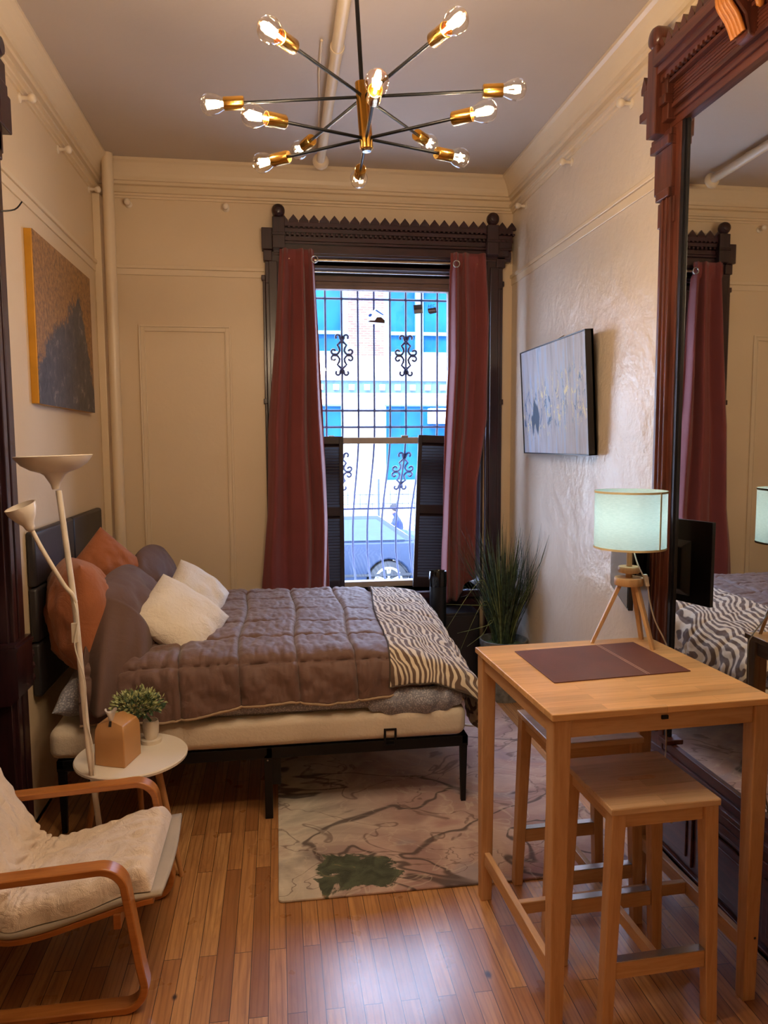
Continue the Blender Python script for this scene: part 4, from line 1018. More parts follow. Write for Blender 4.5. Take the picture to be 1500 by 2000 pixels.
hem = [(-.96, .535), (-.75, .545), (-.55, .53), (-.37, .55), (-.19, .585), (.05, .595), (.22, .575), (.38, .585), (.52, .600), (.8, .64), (1.0, .64)]
def ztop(x, y):
    f = smooth01((x-.45)/.6); n = 1-smooth01((y-3.5)/1.3)
    h = .795+.035*smooth01((y-3.5)/1.3)-f*(.05+.10*n)
    h += .022*math.exp(-((x+.1)/.5)**2)*math.sin(math.pi*min(1, max(0, (y-3.5)/1.4)))
    h -= .02*smooth01((-x-.6)/.3)
    return h
def drape(a, b, x_end=.93, r=.10, puff=.030, hemz=None, extra=0.0, foot=.30):
    # a: position along the bed, b: distance across measured from the near crest (negative = hanging side)
    down = 0; x = a; y = 3.50+b; ou = ov = 0
    def bend(d, r):
        if d <= 0: return 0, 0
        an = min(d/r, math.pi/2); return r*math.sin(an), r*(1-math.cos(an))+max(0, d-r*math.pi/2)
    dxo, dzo = bend(a-(x_end-r), r*1.2)
    if a > x_end-r: x = x_end-r+dxo
    nb = r-b
    dyo, dzy = bend(nb, r)
    if nb > 0: y = 3.50+r-dyo
    fb = b-(1.50-r); fyo, fzy = bend(fb, r)
    if fb > 0: y = 3.50+1.50-r+fyo
    zt_ = ztop(min(x, 1.0), y)
    dn = math.sqrt(dzo*dzo+(dzy+fzy)**2)
    z = zt_-dn
    # quilting
    q1 = abs(math.sin(math.pi*(a-.08+.012*math.sin(b*6))/.282)); q2 = abs(math.sin(math.pi*(b-.02)/.262)) if b > -.0 else abs(math.sin(math.pi*(-.02)/.262+math.pi*min(0, b)/.5))
    pf = puff*(min(1, q1*4.2)**.42)*(min(1, q2*4.2)**.42)
    wr = .010*noise.noise(Vector((a*7, b*11, .3)))+.008*noise.noise(Vector((a*24, b*16, 4.3)))+.005*noise.noise(Vector((a*50, b*30, 1.3)))
    if b < .05: wr += .010*noise.noise(Vector((a*14+2*math.sin(b*9), b*2.5, 7.7)))
    nx = 0; ny = 0; nz = 1
    ang_y = min(max(nb, 0)/r, math.pi/2); ang_f = min(max(fb, 0)/r, math.pi/2); ang_x = min(max(0, a-(x_end-r))/(r*1.2), math.pi/2)
    N = Vector((math.sin(ang_x), -math.sin(ang_y)+math.sin(ang_f), max(.05, math.cos(ang_x)*math.cos(ang_y)*math.cos(ang_f)))).normalized()
    d = pf+wr+extra
    return Vector((x, y, z))+N*d
def bnear(x, z):   # cloth distance giving the wanted hem height on the near side
    r = .10; dn = ztop(min(x, 1.0), 3.5)-z
    return r-(dn-r+r*math.pi/2) if dn > r else r-r*math.acos(max(-1, 1-dn/r))
cm = thing('comforter', (0, 4.2, .55), 'brown quilted comforter spread over the bed', 'comforter')
def fcom(u, v):
    a = lerp(-.93, .72, u); b0 = bnear(a, interp(hem, a)); b = lerp(b0, 1.50+.10, v)
    p = drape(a, b, puff=.030*(1-smooth01((a-.52)/.10)))
    return p
MB().grid(fcom, 330, 240).build('quilted_cover', 'comf', cm, smooth=80, solid=.012)
pts = [fcom(i/120, 0)+Vector((0, -.004, -.004)) for i in range(121)]
MB().tube(pts, .007, 8).build('piped_edge', 'piping', cm, smooth=True)
# zebra throw over the foot
zhem = [(.50, .640), (.62, .655), (.74, .648), (.84, .612), (.93, .575), (1.05, .50), (1.3, .46)]
zb = thing('throw_blanket', (.8, 4.2, .5), 'zebra striped throw folded over the foot of the comforter', 'throw')
def fzeb(u, v):
    aa = lerp(0, 1, u)
    edge = lerp(.525, .60, smooth01(v*1.1))+.012*math.sin(v*9)
    a = lerp(edge, 1.20+.04*math.sin(v*7), aa)
    b0 = bnear(min(a, .95), interp(zhem, a))
    b = lerp(b0, 1.50+.10, v)
    p = drape(a, b, x_end=.955, r=.10, puff=.010, extra=.030)
    if a > .9: p += Vector((.012*math.sin(v*22), 0, 0))*smooth01((a-.9)/.2)
    return p
MB().grid(fzeb, 130, 200).build('throw_cloth', 'zebra', zb, smooth=80, solid=.008)
pts = [fzeb(i/80, 0)+Vector((0, -.002, -.002)) for i in range(81)]
M['zedge'] = simple('dark_throw_edge', srgb(78, 66, 58), .8)
MB().tube(pts, .005, 8).build('dark_edging', 'zedge', zb, smooth=True)
MB().tube([fzeb(0, i/100)+Vector((-.002, 0, .0)) for i in range(101)], .004, 8).build('dark_edging', 'zedge', zb, smooth=True)

# pillows
def pillow(name, c, e1, e2, w, h, t, mat, label, seed=0, pinch=.10, flop=0.0, group=None, n=44, wr=.5, rnd_=.2):
    c = Vector(c); e1 = Vector(e1).normalized(); nrm = e1.cross(Vector(e2)).normalized(); e2 = nrm.cross(e1).normalized()
    vs = []; fs = []
    for side in (1, -1):
        for j in range(n+1):
            for i in range(n+1):
                u = math.sin(math.pi/2*(2*i/n-1)); v = math.sin(math.pi/2*(2*j/n-1))
                su = u*(1-pinch*(1-abs(v)**2.2)*abs(u)**3*0.0-pinch*(1-v*v)*.0)
                x = u*w/2*(1-pinch*(1-abs(v))*0-pinch*.6*(1-v*v)*0); y = v*h/2
                x = u*w/2*(1-pinch*(1-v*v)**1*.5+0); x = u*w/2*(1-pinch*(math.cos(v*math.pi/2)**1.0)*abs(u)**4)
                y = v*h/2*(1-pinch*(math.cos(u*math.pi/2)**1.0)*abs(v)**4)
                x *= math.sqrt(1-rnd_*v*v/2*abs(u)**2); y *= math.sqrt(1-rnd_*u*u/2*abs(v)**2)
                th = t/2*((1-abs(u)**2.6)**.62)*((1-abs(v)**2.6)**.62) if abs(u) < 1 and abs(v) < 1 else 0
                k = noise.noise(Vector((u*2.2+seed, v*2.2, side*3)))*.22+noise.noise(Vector((u*5+seed, v*3.4, side*3)))*.075*wr+noise.noise(Vector((u*13+seed, v*9, side*3)))*.03*wr
                k *= (1-abs(u)**8)*(1-abs(v)**8)
                th = max(0, th*(1+k))
                p = c+e1*x+e2*y+nrm*(th*side)+Vector((0, 0, -flop*(u*u+v*v)))
                vs.append(p)
    N = (n+1)**2
    for j in range(n):
        for i in range(n):
            a = j*(n+1)+i; q = (a, a+1, a+n+2, a+n+1)
            fs.append(q); fs.append(tuple(N+k for k in q[::-1]))
    # stitch the two faces along the border
    me_v = vs
    border = [j*(n+1) for j in range(n+1)]+[n*(n+1)+i for i in range(1, n+1)]+[j*(n+1)+n for j in range(n-1, -1, -1)]+[i for i in range(n-1, 0, -1)]
    for k in range(len(border)):
        a, b = border[k], border[(k+1) % len(border)]
        fs.append((a, b, N+b, N+a))
    mb = MB(); mb.add(vs, fs)
    o = mb.build(name, mat, None, smooth=180, cat='pillow', label=label, group=group)
    w_ = o.modifiers.new('weld', 'WELD'); w_.merge_threshold = .0003
    return o
pillow('pillow', (-.90, 3.80, .635), (0, 1, .03), (1, 0, .25), .60, .36, .22, 'sheet', 'grey patterned pillow lying lowest at the head of the bed', 3)
pillow('throw_pillow', (-.985, 3.80, .985), (.42, -1, .05), (-.12, 0, 1), .52, .60, .30, 'orange', 'rust orange pillow against the headboard, the nearer one', 1, .05, rnd_=.30, wr=2.0)
pillow('throw_pillow', (-.985, 4.33, 1.105), (.090, .10, .125), (-.10, -.04, .10), .40, .38, .19, 'orange', 'rust orange pillow in the far corner of the headboard', 2, .06, rnd_=.1, wr=2.0)
pillow('pillow', (-.74, 4.58, 1.02), (.20, 1, .10), (-.35, 0, 1), .52, .42, .17, 'browncloth', 'brown pillow standing behind the white cushions by the back wall', 5, .0, rnd_=1.1, wr=1.5)
pm = pillow('pillow', (-.755, 3.98, .93), (.06, 1, .05), (-.50, 0, 1), .70, .54, .27, 'browncloth', 'large brown pillow whose case drapes down at the bed side', 6, .0, rnd_=.45, wr=2.0)
def fdr(u, v):   # loose end of the pillow case hanging over the near side
    an = math.pi*(1-u)
    top = Vector((-.775+.135*math.cos(an), 3.74-.07*math.sin(an), 1.06-.20*u+.12*math.sin(an)))
    fold = math.sin(u*17+1.5*math.sin(u*5))*.042+math.sin(u*34)*.010
    bot = Vector((-.775+.155*math.cos(an), 3.545-(.115+fold)*math.sin(an)**.6, .645-.10*u+.012*math.sin(u*17)))
    p = top.lerp(bot, v); p.y -= .035*math.sin(math.pi*v)+fold*.5*v
    return p
bpy.context.view_layer.update()
MB().grid(fdr, 60, 40).build('pillow_case_flap', 'browncloth', pm, smooth=80, solid=.006)
pillow('throw_pillow', (-.515, 3.90, .925), (.10, .30, .135), (.245, -.05, -.21), .45, .45, .19, 'whitecloth', 'white crinkled cushion lying in front, nearer the viewer', 8, .08, wr=.6)
pillow('throw_pillow', (-.485, 4.39, .95), (.06, .30, .135), (.20, -.03, -.20), .41, .38, .19, 'whitecloth', 'white crinkled cushion behind, closer to the back wall', 9, .08, wr=.6)
# ------------------------------------------------------------------ floor lamp
fl = thing('floor_lamp', (-.72, 3.06, 0), 'white floor lamp with a big uplight bowl and a small reading arm beside the bed', 'floor lamp')
mb = MB(); mb.lathe([(.0, 0), (.125, 0), (.125, .012), (.10, .022), (.02, .03)], (-.735, 3.04, 0), (0, 0, 1), 32); mb.build('base', 'whitemetal', fl, smooth=True)
MB().tube([(-.735, 3.04, .02), (-.775, 3.0, .63), (-.799, 2.99, 1.20), (-.803, 2.99, 1.24), (-.84, 2.99, 1.66)], .0115, 12).build('pole', 'whitemetal', fl, smooth=True)
top = Vector((-.850, 2.99, 1.665))
mb = MB(); mb.lathe([(.013, 0), (.018, .02), (.038, .055), (.060, .07)], top, (-.03, 0, 1), 28); mb.build('shade_cup', 'opal', fl, smooth=True)
mb = MB(); mb.lathe([(.055, .065), (.085, .075), (.118, .095), (.138, .120), (.143, .128), (.139, .130), (.115, .102), (.08, .082), (.02, .078)], top, (-.03, 0, 1), 40); mb.build('bowl_shade', 'opal', fl, smooth=60)
MB().tube(spline([(-.795, 2.985, 1.22), (-.805, 2.975, 1.255), (-.835, 2.97, 1.30), (-.90, 2.95, 1.44), (-.930, 2.94, 1.515)], 6), .0085, 10).build('reading_arm', 'whitemetal', fl, smooth=True)
ax = Vector((-.32, -.22, 1.0)).normalized()
mb = MB(); mb.lathe([(.010, 0), (.018, .012), (.022, .03), (.040, .055), (.054, .085), (.057, .105), (.053, .105), (.035, .06), (.01, .04)], (-.930, 2.94, 1.51), ax, 28); mb.build('reading_shade', 'opal', fl, smooth=60)
mb = MB(); mb.box(-.812, -.786, 2.968, 2.978, 1.06, 1.14); mb.build('switch_plate', 'whitemetal', fl, bevel=.003)
MB().tube(spline([(-.800, 2.978, 1.23), (-.785, 2.965, 1.15), (-.800, 2.965, 1.05), (-.770, 2.975, .9), (-.775, 2.985, .75), (-.755, 2.99, .62), (-.76, 3.0, .45)], 6), .0028, 6).build('cord', 'cord', fl, smooth=True)

# ------------------------------------------------------------------ side table
st = thing('side_table', (-.648, 3.20, 0), 'small round white side table on splayed wooden legs beside the bed', 'table')
cx, cy = -.648, 3.195
mb = MB(); mb.lathe([(.0, .482), (.225, .482), (.234, .487), (.235, .497), (.231, .502), (.0, .502)], (cx, cy, 0), (0, 0, 1), 64, caps=False); mb.build('tabletop', 'whitetop', st, smooth=40)
for a in (-30, 208, 92):
    a = R(a); mb = MB(); mb.tube([(cx+.13*math.cos(a), cy+.13*math.sin(a), .482), (cx+.245*math.cos(a), cy+.245*math.sin(a), .0)], [.016, .010], 12); mb.build('leg', 'leg', st, smooth=True)
mb = MB(); mb.lathe([(.0, .462), (.10, .462), (.10, .482)], (cx, cy, 0), (0, 0, 1), 24, caps=False); mb.build('leg_mount', 'leg', st)
# tissue box
tb = thing('tissue_box', (-.70, 3.14, .502), 'tan leatherette tissue box with a tissue pulled up on the side table', 'tissue box')
o_ = Vector((-.777, 3.10, .502)); a_ = Vector((.130, -.052, 0)); b_ = Vector((.040, .145, 0)); h1 = .150
P = lambda u, v, z: o_+a_*u+b_*v+Vector((0, 0, z))
mb = MB()
def fbox(u, v):   # wrap around the body
    q = [(0, 0), (1, 0), (1, 1), (0, 1), (0, 0)]; k = min(3, int(u*4)); f = u*4-k
    s = lerp(q[k][0], q[k+1][0], f), lerp(q[k][1], q[k+1][1], f)
    return P(s[0], s[1], v*h1)
ring = [(0, 0), (.5, -.02), (1, 0), (1, .5), (1, 1), (.5, 1), (0, 1), (0, .5)]
rings = [(1, 0), (1, .06), (1.0, .12), (.97, .150), (.86, .172)]
vs = []
for s_, z in rings:
    for u, v in ring: vs.append(P(.5+(u-.5)*s_, .5+(v-.5)*(s_ if z < .17 else s_*.95), z))
n8 = 8
fs = [(j*n8+i, j*n8+(i+1) % n8, (j+1)*n8+(i+1) % n8, (j+1)*n8+i) for j in range(len(rings)-1) for i in range(n8)]
ridge = [P(.5, .12, .192), P(.5, .88, .192)]
b0 = len(vs); vs += ridge; t0 = (len(rings)-1)*n8
fs += [(t0, t0+1, b0), (t0+1, t0+2, b0), (t0+2, t0+3, b0+1, b0), (t0+3, t0+4, b0+1), (t0+4, t0+5, b0+1), (t0+5, t0+6, b0+1), (t0+6, t0+7, b0, b0+1), (t0+7, t0, b0)]
fs += [tuple(range(n8))[::-1]]
mb.add(vs, fs); mb.build('box_cover', 'tissuebox', tb, bevel=.004, smooth=50)
mb = MB(); c0 = P(.5, .12, .190); mb.add([c0+Vector((-.005, -.014, -.020)), c0+Vector((.006, -.015, -.020)), c0+Vector((.006, -.004, .0)), c0+Vector((-.004, -.004, .0))], [(0, 1, 2, 3)])
mb.build('slot', 'blackplastic', tb, solid=.003)
def ftis(u, v):
    a = u*2*math.pi; r = .008+.014*v*(1+.45*math.sin(3*a+v*2)); c0 = P(.5, .15, .188)
    return c0+Vector((r*math.cos(a), r*.7*math.sin(a), v*.046+.010*math.sin(2*a+1)*v))
MB().grid(ftis, 24, 10).build('tissue', 'tissue', tb, smooth=80)
# succulent
pp = thing('potted_succulent', (-.585, 3.315, .502), 'small leafy potted plant in a white pot on the side table', 'potted plant')
mb = MB(); mb.lathe([(.0, 0), (.045, 0), (.048, .018), (.044, .020), (.0, .016)], (-.585, 3.315, .502), (0, 0, 1), 32, caps=False); mb.build('saucer', 'ceramic', pp, smooth=60)
mb = MB(); mb.lathe([(.0, .018), (.026, .018), (.034, .045), (.036, .085), (.032, .102), (.029, .102), (.030, .085), (.0, .085)], (-.585, 3.315, .502), (0, 0, 1), 32, caps=False); mb.build('pot', 'ceramic', pp, smooth=60)
def leafball(name, mat, c, rx, ry, rz, N, size, parent, seed):
    rnd = random.Random(seed); mb = MB()
    for _ in range(N):
        th = rnd.uniform(0, 2*math.pi); ph = rnd.uniform(-.5, 1.0); r = rnd.uniform(.45, 1.0)
        d = Vector((math.cos(th)*math.sqrt(max(0, 1-ph*ph*.9)), math.sin(th)*math.sqrt(max(0, 1-ph*ph*.9)), ph))
        p = Vector(c)+Vector((d.x*rx, d.y*ry, d.z*rz))*r
        t = (d+Vector((rnd.uniform(-.8, .8), rnd.uniform(-.8, .8), rnd.uniform(-.3, .8)))).normalized(); s = t.orthogonal().normalized()
        s = (Matrix.Rotation(rnd.uniform(0, 6.28), 3, t) @ s); L_ = size*rnd.uniform(.7, 1.3); n_ = t.cross(s)*L_*.18
        mb.add([p, p+t*L_*.5+s*L_*.28+n_, p+t*L_, p+t*L_*.5-s*L_*.28+n_], [(0, 1, 2, 3)])
    for k in range(22):
        th = 2*math.pi*k/22; mb.tube([(c[0], c[1], c[2]-rz*.9), (c[0]+rx*.6*math.cos(th), c[1]+ry*.6*math.sin(th), c[2]+rz*.25*math.sin(k*2.1))], .0012, 4)
    return mb.build(name, mat, parent)
leafball('foliage', 'leaf', (-.635, 3.275, .695), .115, .09, .062, 520, .021, pp, 3)
leafball('inner_foliage', 'leafdark', (-.63, 3.28, .680), .10, .08, .06, 420, .022, pp, 4)
mb = MB(); mb.tube([(-.585, 3.315, .60), (-.60, 3.30, .63), (-.63, 3.28, .66)], .006, 6); mb.build('stem', 'leafdark', pp)

# ------------------------------------------------------------------ lounge chair
ch = thing('lounge_chair', (-.80, 2.64, 0), 'honey bentwood lounge chair with an ivory quilted cushion facing into the room', 'chair')
def armframe(yc):
    path = []
    path += [Vector((-1.24, yc, .455)), Vector((-1.0, yc, .468)), Vector((-.62, yc, .488))]
    # front upper bend, front leg, lower bend, floor runner
    for k in range(9):
        a = R(94-10.2*k*1.0); c = Vector((-.585, yc, .415)); path.append(c+Vector((.078*math.cos(a), 0, .075*math.sin(a))))
    path += [Vector((-.490, yc, .30)), Vector((-.470, yc, .16))]
    for k in range(9):
        a = R(5-11*k); c = Vector((-.525, yc, .085)); path.append(c+Vector((.068*math.cos(a), 0, .072*math.sin(a))))
    path += [Vector((-.75, yc, .0125)), Vector((-1.16, yc, .0125))]
    mb = MB(); sweep_rect(mb, path, (0, 1, 0), .029, .0125); return mb
armframe(2.335).build('side_frame', 'bent', ch, bevel=.004, smooth=40)
armframe(2.940).build('side_frame', 'bent', ch, bevel=.004, smooth=40)
for x, z in ((-.545, .285), (-1.10, .10)):
    mb = MB(); mb.box(x-.012, x+.012, 2.36, 2.92, z-.025, z+.025); mb.build('cross_rail', 'bent', ch, bevel=.003)
# seat shell (curved bentwood sides), sling and cushion
shell = [(-1.36, 1.02), (-1.25, .82), (-1.12, .58), (-1.02, .39), (-.96, .30), (-.90, .262), (-.80, .268), (-.66, .305), (-.52, .345), (-.43, .362)]
for yc in (2.385, 2.885):
    mb = MB(); sweep_rect(mb, spline([(x, yc, z-.02) for x, z in shell], 5), (0, 1, 0), .016, .010); mb.build('seat_rail', 'bent', ch, bevel=.003, smooth=40)
def fsl(u, v):
    sp = shell_s; k = u*(len(sp)-1); i = min(len(sp)-2, int(k)); p = sp[i].lerp(sp[i+1], k-i)
    s = .012*math.sin(math.pi*v)
    xx = p.x+(.026*smooth01((u-.9)/.1))
    return Vector((xx+(.010*math.cos(math.pi*(v-.5)) if u > .9 else 0), lerp(2.37, 2.90, v), p.z-s))
shell_s = spline([(x, 0, z) for x, z in shell], 6)
MB().grid(fsl, 60, 16).build('sling', 'sling', ch, smooth=60, solid=.012)
def cush(side):
    def f(u, v):
        sp = shell_s; uu = u*.985; k = uu*(len(sp)-1); i = min(len(sp)-2, int(k)); p = sp[i].lerp(sp[i+1], k-i)
        t = (sp[i+1]-sp[i]).normalized(); n = Vector((-t.z, 0, t.x))
        e_u = min(1, min(u, 1-u)/.05); e_v = min(1, min(v, 1-v)/.09)
        th = .070*math.sqrt(max(0, 1-(1-e_u)**2))*math.sqrt(max(0, 1-(1-e_v)**2))
        y = lerp(2.392, 2.885, v)+.008*math.sin(u*30)*(abs(2*v-1)**6)
        gr = .009*math.exp(-((u-.45)/.12)**2)*(math.sin(v*40+3*math.sin(u*40)))+.006*abs(2*v-1)**5*math.sin(u*150)+.006*smooth01((u-.80)/.2)*math.sin(v*46)
        q = .012*noise.noise(Vector((u*16, v*10, 2)))+.006*noise.noise(Vector((u*40, v*24, 5)))
        w = (th+(gr+q)*e_u*e_v) if side > 0 else 0
        return p+n*(.008+w)+Vector((0, y, 0))
    return f
mb = MB(); mb.grid(cush(1), 130, 60); mb.grid(cush(-1), 130, 60); mb.build('cushion', 'canvas', ch, smooth=80)
# dark bag showing in the bottom left corner
bg_ = thing('black_bag', (-.80, 2.02, 0), 'black bag with a pale top edge in the near left corner of the floor', 'bag')
sl = slab(-1.00, -.690, 1.72, 2.12, 0, .16, .05); sl.build('bag_body', 'leather', bg_, smooth=60)
MB().tube(spline([(-.98, 2.09, .172), (-.85, 2.10, .176), (-.755, 2.09, .165)], 6), .008, 8).build('pale_trim', 'steel', bg_, smooth=True)
MB().ball((-.715, 2.06, .150), .016, 10).build('buckle', 'brass', bg_, smooth=True)

# ------------------------------------------------------------------ rug
mb = slab(-.028, 1.50, 2.815, 4.95, 0, .012, .005, seg=2)
rg = mb.build('rug', 'rug', None, smooth=40, cat='rug', label='marbled beige, pink and green area rug running under the bed foot')
rg_off = rg.location.copy()
for v in rg.data.vertices: v.co = v.co+Vector((rg_off.x-(-.028), rg_off.y-2.815, 0))
rg.location = (-.028, 2.815, 0)

# ------------------------------------------------------------------ bar table
TA = R(2.4); TC = Vector((1.152, 2.408, 0)); TH = 1.03; S = .375
bt = thing('bar_table', (0, 0, 0), 'tall square birch bar table in front of the mirror', 'table')
mb = MB(); mb.box(-S, S, -S, S, TH-.022, TH); mb.build('tabletop', 'birch', bt, bevel=.003)
l = .058; q = S-.008
for sx in (-1, 1):
    for sy in (-1, 1):
        x1 = sx*q; x0 = sx*(q-l); y1 = sy*q; y0 = sy*(q-l); tp = .007
        xa, xb = sorted((x0, x1)); ya, yb = sorted((y0, y1))
        xa2, xb2 = (xa+tp, xb-tp); ya2, yb2 = (ya+tp, yb-tp)
        mb = MB(); mb.hexa([(xa2, ya2, 0), (xb2, ya2, 0), (xb2, yb2, 0), (xa2, yb2, 0), (xa, ya, TH-.022), (xb, ya, TH-.022), (xb, yb, TH-.022), (xa, yb, TH-.022)])
        mb.build('leg', 'birchz', bt, bevel=.004)
for sy in (-1, 1):
    ya, yb = sorted((sy*(q-.010), sy*(q-.032))); mb = MB(); mb.box(-q+l, q-l, ya, yb, TH-.082, TH-.022); mb.build('apron', 'birchx', bt, bevel=.002)
for sx in (-1, 1):
    xa, xb = sorted((sx*(q-.010), sx*(q-.032))); mb = MB(); mb.box(xa, xb, -q+l, q-l, TH-.082, TH-.022); mb.build('apron', 'birchy', bt, bevel=.002)
    mb = MB(); mb.box(sx*(q-l/2)-.012, sx*(q-l/2)+.012, -q+l-.006, q-l+.006, .150, .205); mb.build('side_stretcher', 'birchy', bt, bevel=.003)
mb = MB(); mb.box(-q+l/2+.012, q-l/2-.012, -.012, .012, .155, .200); mb.build('cross_stretcher', 'birchx', bt, bevel=.003)
mb = MB(); mb.box(-.010, .012, -q+.004, -q+.012, TH-.046, TH-.034); mb.build('leaf_catch', 'blackmetal', bt, bevel=.001)
for sx in (1,): MB().ball((q-.02, -q+.007, .22), .005, 8).build('screw', 'blackmetal', bt)
bt.location = TC; bt.rotation_euler = (0, 0, TA)
# stools
def stool(loc, rz, label):
    t = thing('bar_stool', (0, 0, 0), label, 'stool', 'birch bar stools under the table')
    H_ = .74; s = .182
    # seat with a hand slot
    mb = MB(); mb.box(-s, s, -s, s, H_-.022, H_); mb.build('seat', 'stooltop', t, bevel=.004)
    mb = MB(); pts_ = [(-.055, -.013), (.055, -.013), (.068, 0), (.055, .013), (-.055, .013), (-.068, 0)]
    mb.prism(pts_, lambda a, b: (a, b, H_-.0005), lambda a, b: (a, b, H_+.0006)); mb.build('hand_slot', 'birchz', t)
    w = .046
    def legpt(sx, sy, z): k = 1-z/(H_-.022); return (sx*(s-.028+.026*k), sy*(s-.028+.006*k))
    for sx in (-1, 1):
        for sy in (-1, 1):
            a = legpt(sx, sy, 0); b = legpt(sx, sy, H_-.022); h_ = w/2
            mb = MB(); mb.hexa([(a[0]-h_*.8, a[1]-h_*.8, 0), (a[0]+h_*.8, a[1]-h_*.8, 0), (a[0]+h_*.8, a[1]+h_*.8, 0), (a[0]-h_*.8, a[1]+h_*.8, 0), (b[0]-h_, b[1]-h_, H_-.022), (b[0]+h_, b[1]-h_, H_-.022), (b[0]+h_, b[1]+h_, H_-.022), (b[0]-h_, b[1]+h_, H_-.022)])
            mb.build('leg', 'birchz', t, bevel=.003)
    for sy in (-1, 1):
        a = s-.028; mb = MB(); mb.box(-a+.022, a-.022, sy*a-.010, sy*a+.010, H_-.070, H_-.022); mb.build('apron', 'birchx', t, bevel=.002)
        mb = MB(); mb.box(sy*a-.010, sy*a+.010, -a+.022, a-.022, H_-.070, H_-.022); mb.build('apron', 'birchy', t, bevel=.002)
        c_ = legpt(1, 1, .21); mb = MB(); mb.box(-c_[0]+.021, c_[0]-.021, sy*c_[1]-.013, sy*c_[1]+.013, .185, .240); r_ = mb.build('foot_rail', 'birchx', t, bevel=.002)
        mb = MB(); mb.box(-c_[0]+.022, c_[0]-.022, sy*c_[1]-.0145, sy*c_[1]+.0145, .240, .2435); mb.build('metal_strip', 'steel', r_)
    c_ = legpt(1, 1, .21); mb = MB(); mb.box(-.011, .011, -c_[1]+.013, c_[1]-.013, .190, .232); mb.build('centre_rail', 'birchy', t, bevel=.002)
    t.location = loc; t.rotation_euler = (0, 0, rz)
    return t
s0 = stool((1.146, 2.172, 0), R(2.2), 'birch bar stool in front, its whole seat and near footrest in view')
s_b = copy_tree(s0); s_b.location = (1.145, 2.652, 0); s_b.rotation_euler = (0, 0, R(2.0)); s_b['label'] = 'birch bar stool behind, half hidden under the far side of the table'
# placemat
pm_ = thing('placemat', (1.15, 2.5, TH), 'brown leather placemat lying on the bar table', 'placemat')
c4 = [Vector((.893, 2.672, TH)), Vector((.905, 2.290, TH)), Vector((1.425, 2.338, TH)), Vector((1.405, 2.722, TH))]
def matp(u, v, z): return c4[0].lerp(c4[3], u).lerp(c4[1].lerp(c4[2], u), v)+Vector((0, 0, z))
mb = MB(); mb.hexa([matp(0, 0, .0005), matp(0, 1, .0005), matp(1, 1, .0005), matp(1, 0, .0005), matp(0, 0, .004), matp(0, 1, .004), matp(1, 1, .004), matp(1, 0, .004)]); mb.build('leather_sheet', 'mat', pm_, bevel=.0015)
for uu, wd in ((.675, .004), (.692, .004)):
    mb = MB(); mb.hexa([matp(uu, .01, .004), matp(uu, .99, .004), matp(uu+wd, .99, .004), matp(uu+wd, .01, .004), matp(uu, .01, .0046), matp(uu, .99, .0046), matp(uu+wd, .99, .0046), matp(uu+wd, .01, .0046)]); mb.build('stitching', 'stitch', pm_)
# table lamp
tl = thing('table_lamp', (1.378, 2.71, TH), 'lit table lamp with a pale drum shade on a wooden tripod on the bar table', 'table lamp')
lc = Vector((1.374, 2.712, 0))
zs0, zs1, rs = 1.418, 1.645, .137
mb = MB(); mb.lathe([(rs, zs0), (rs, zs1)], lc, (0, 0, 1), 64, caps=False); shd = mb.build('lamp_shade', 'shade', tl, smooth=True)
for zz in (zs0, zs1-.008):
    mb = MB(); mb.lathe([(rs+.001, zz), (rs+.002, zz), (rs+.002, zz+.008), (rs+.001, zz+.008)], lc, (0, 0, 1), 64, caps=False); mb.build('binding', 'shadetrim', shd, smooth=True)
sa = math.atan2(-2.712, -1.374)+R(52)
mb = MB(); p_ = lc+Vector((math.cos(sa), math.sin(sa), 0))*(rs+.001); tg = Vector((-math.sin(sa), math.cos(sa), 0))*.004; nd = Vector((math.cos(sa), math.sin(sa), 0))*.0015
mb.hexa([p_-tg+Vector((0, 0, zs0)), p_+tg+Vector((0, 0, zs0)), p_+tg+nd+Vector((0, 0, zs0)), p_-tg+nd+Vector((0, 0, zs0)), p_-tg+Vector((0, 0, zs1)), p_+tg+Vector((0, 0, zs1)), p_+tg+nd+Vector((0, 0, zs1)), p_-tg+nd+Vector((0, 0, zs1))]); mb.build('seam', 'shadetrim', shd)
mb = MB(); mb.lathe([(.011, 1.345), (.011, 1.46)], lc, (0, 0, 1), 20); mb.lathe([(.017, 1.44), (.017, 1.49)], lc, (0, 0, 1), 20); mb.build('stem', 'tripod', tl, smooth=True)
mb = MB(); mb.lathe([(.0, 1.320), (.040, 1.320), (.042, 1.324), (.042, 1.340), (.040, 1.344), (0, 1.344)], lc, (0, 0, 1), 32, caps=False); mb.build('upper_disc', 'tripod', tl, smooth=40)
mb = MB(); mb.lathe([(.013, 1.300), (.013, 1.322)], lc, (0, 0, 1), 20); mb.build('neck', 'tripod', tl, smooth=True)
mb = MB(); mb.lathe([(.0, 1.270), (.054, 1.270), (.056, 1.274), (.056, 1.294), (.054, 1.300), (0, 1.300)], lc, (0, 0, 1), 32, caps=False); mb.build('lower_disc', 'tripod', tl, smooth=40)
for fx, fy in ((1.240, 2.745), (1.462, 2.765), (1.432, 2.615)):
    d = Vector((fx, fy, 0))-lc; d.z = 0; dn = d.normalized(); t3 = lc+dn*.034+Vector((0, 0, 1.272)); b3 = Vector((fx, fy, TH))
    s3v = Vector((-dn.y, dn.x, 0))*.0105; f3 = dn*.0085
    mb = MB(); mb.hexa([b3-s3v*.8-f3*.8, b3+s3v*.8-f3*.8, b3+s3v*.8+f3*.8, b3-s3v*.8+f3*.8, t3-s3v-f3, t3+s3v-f3, t3+s3v+f3, t3-s3v+f3]); mb.build('leg', 'tripod', tl, bevel=.002)
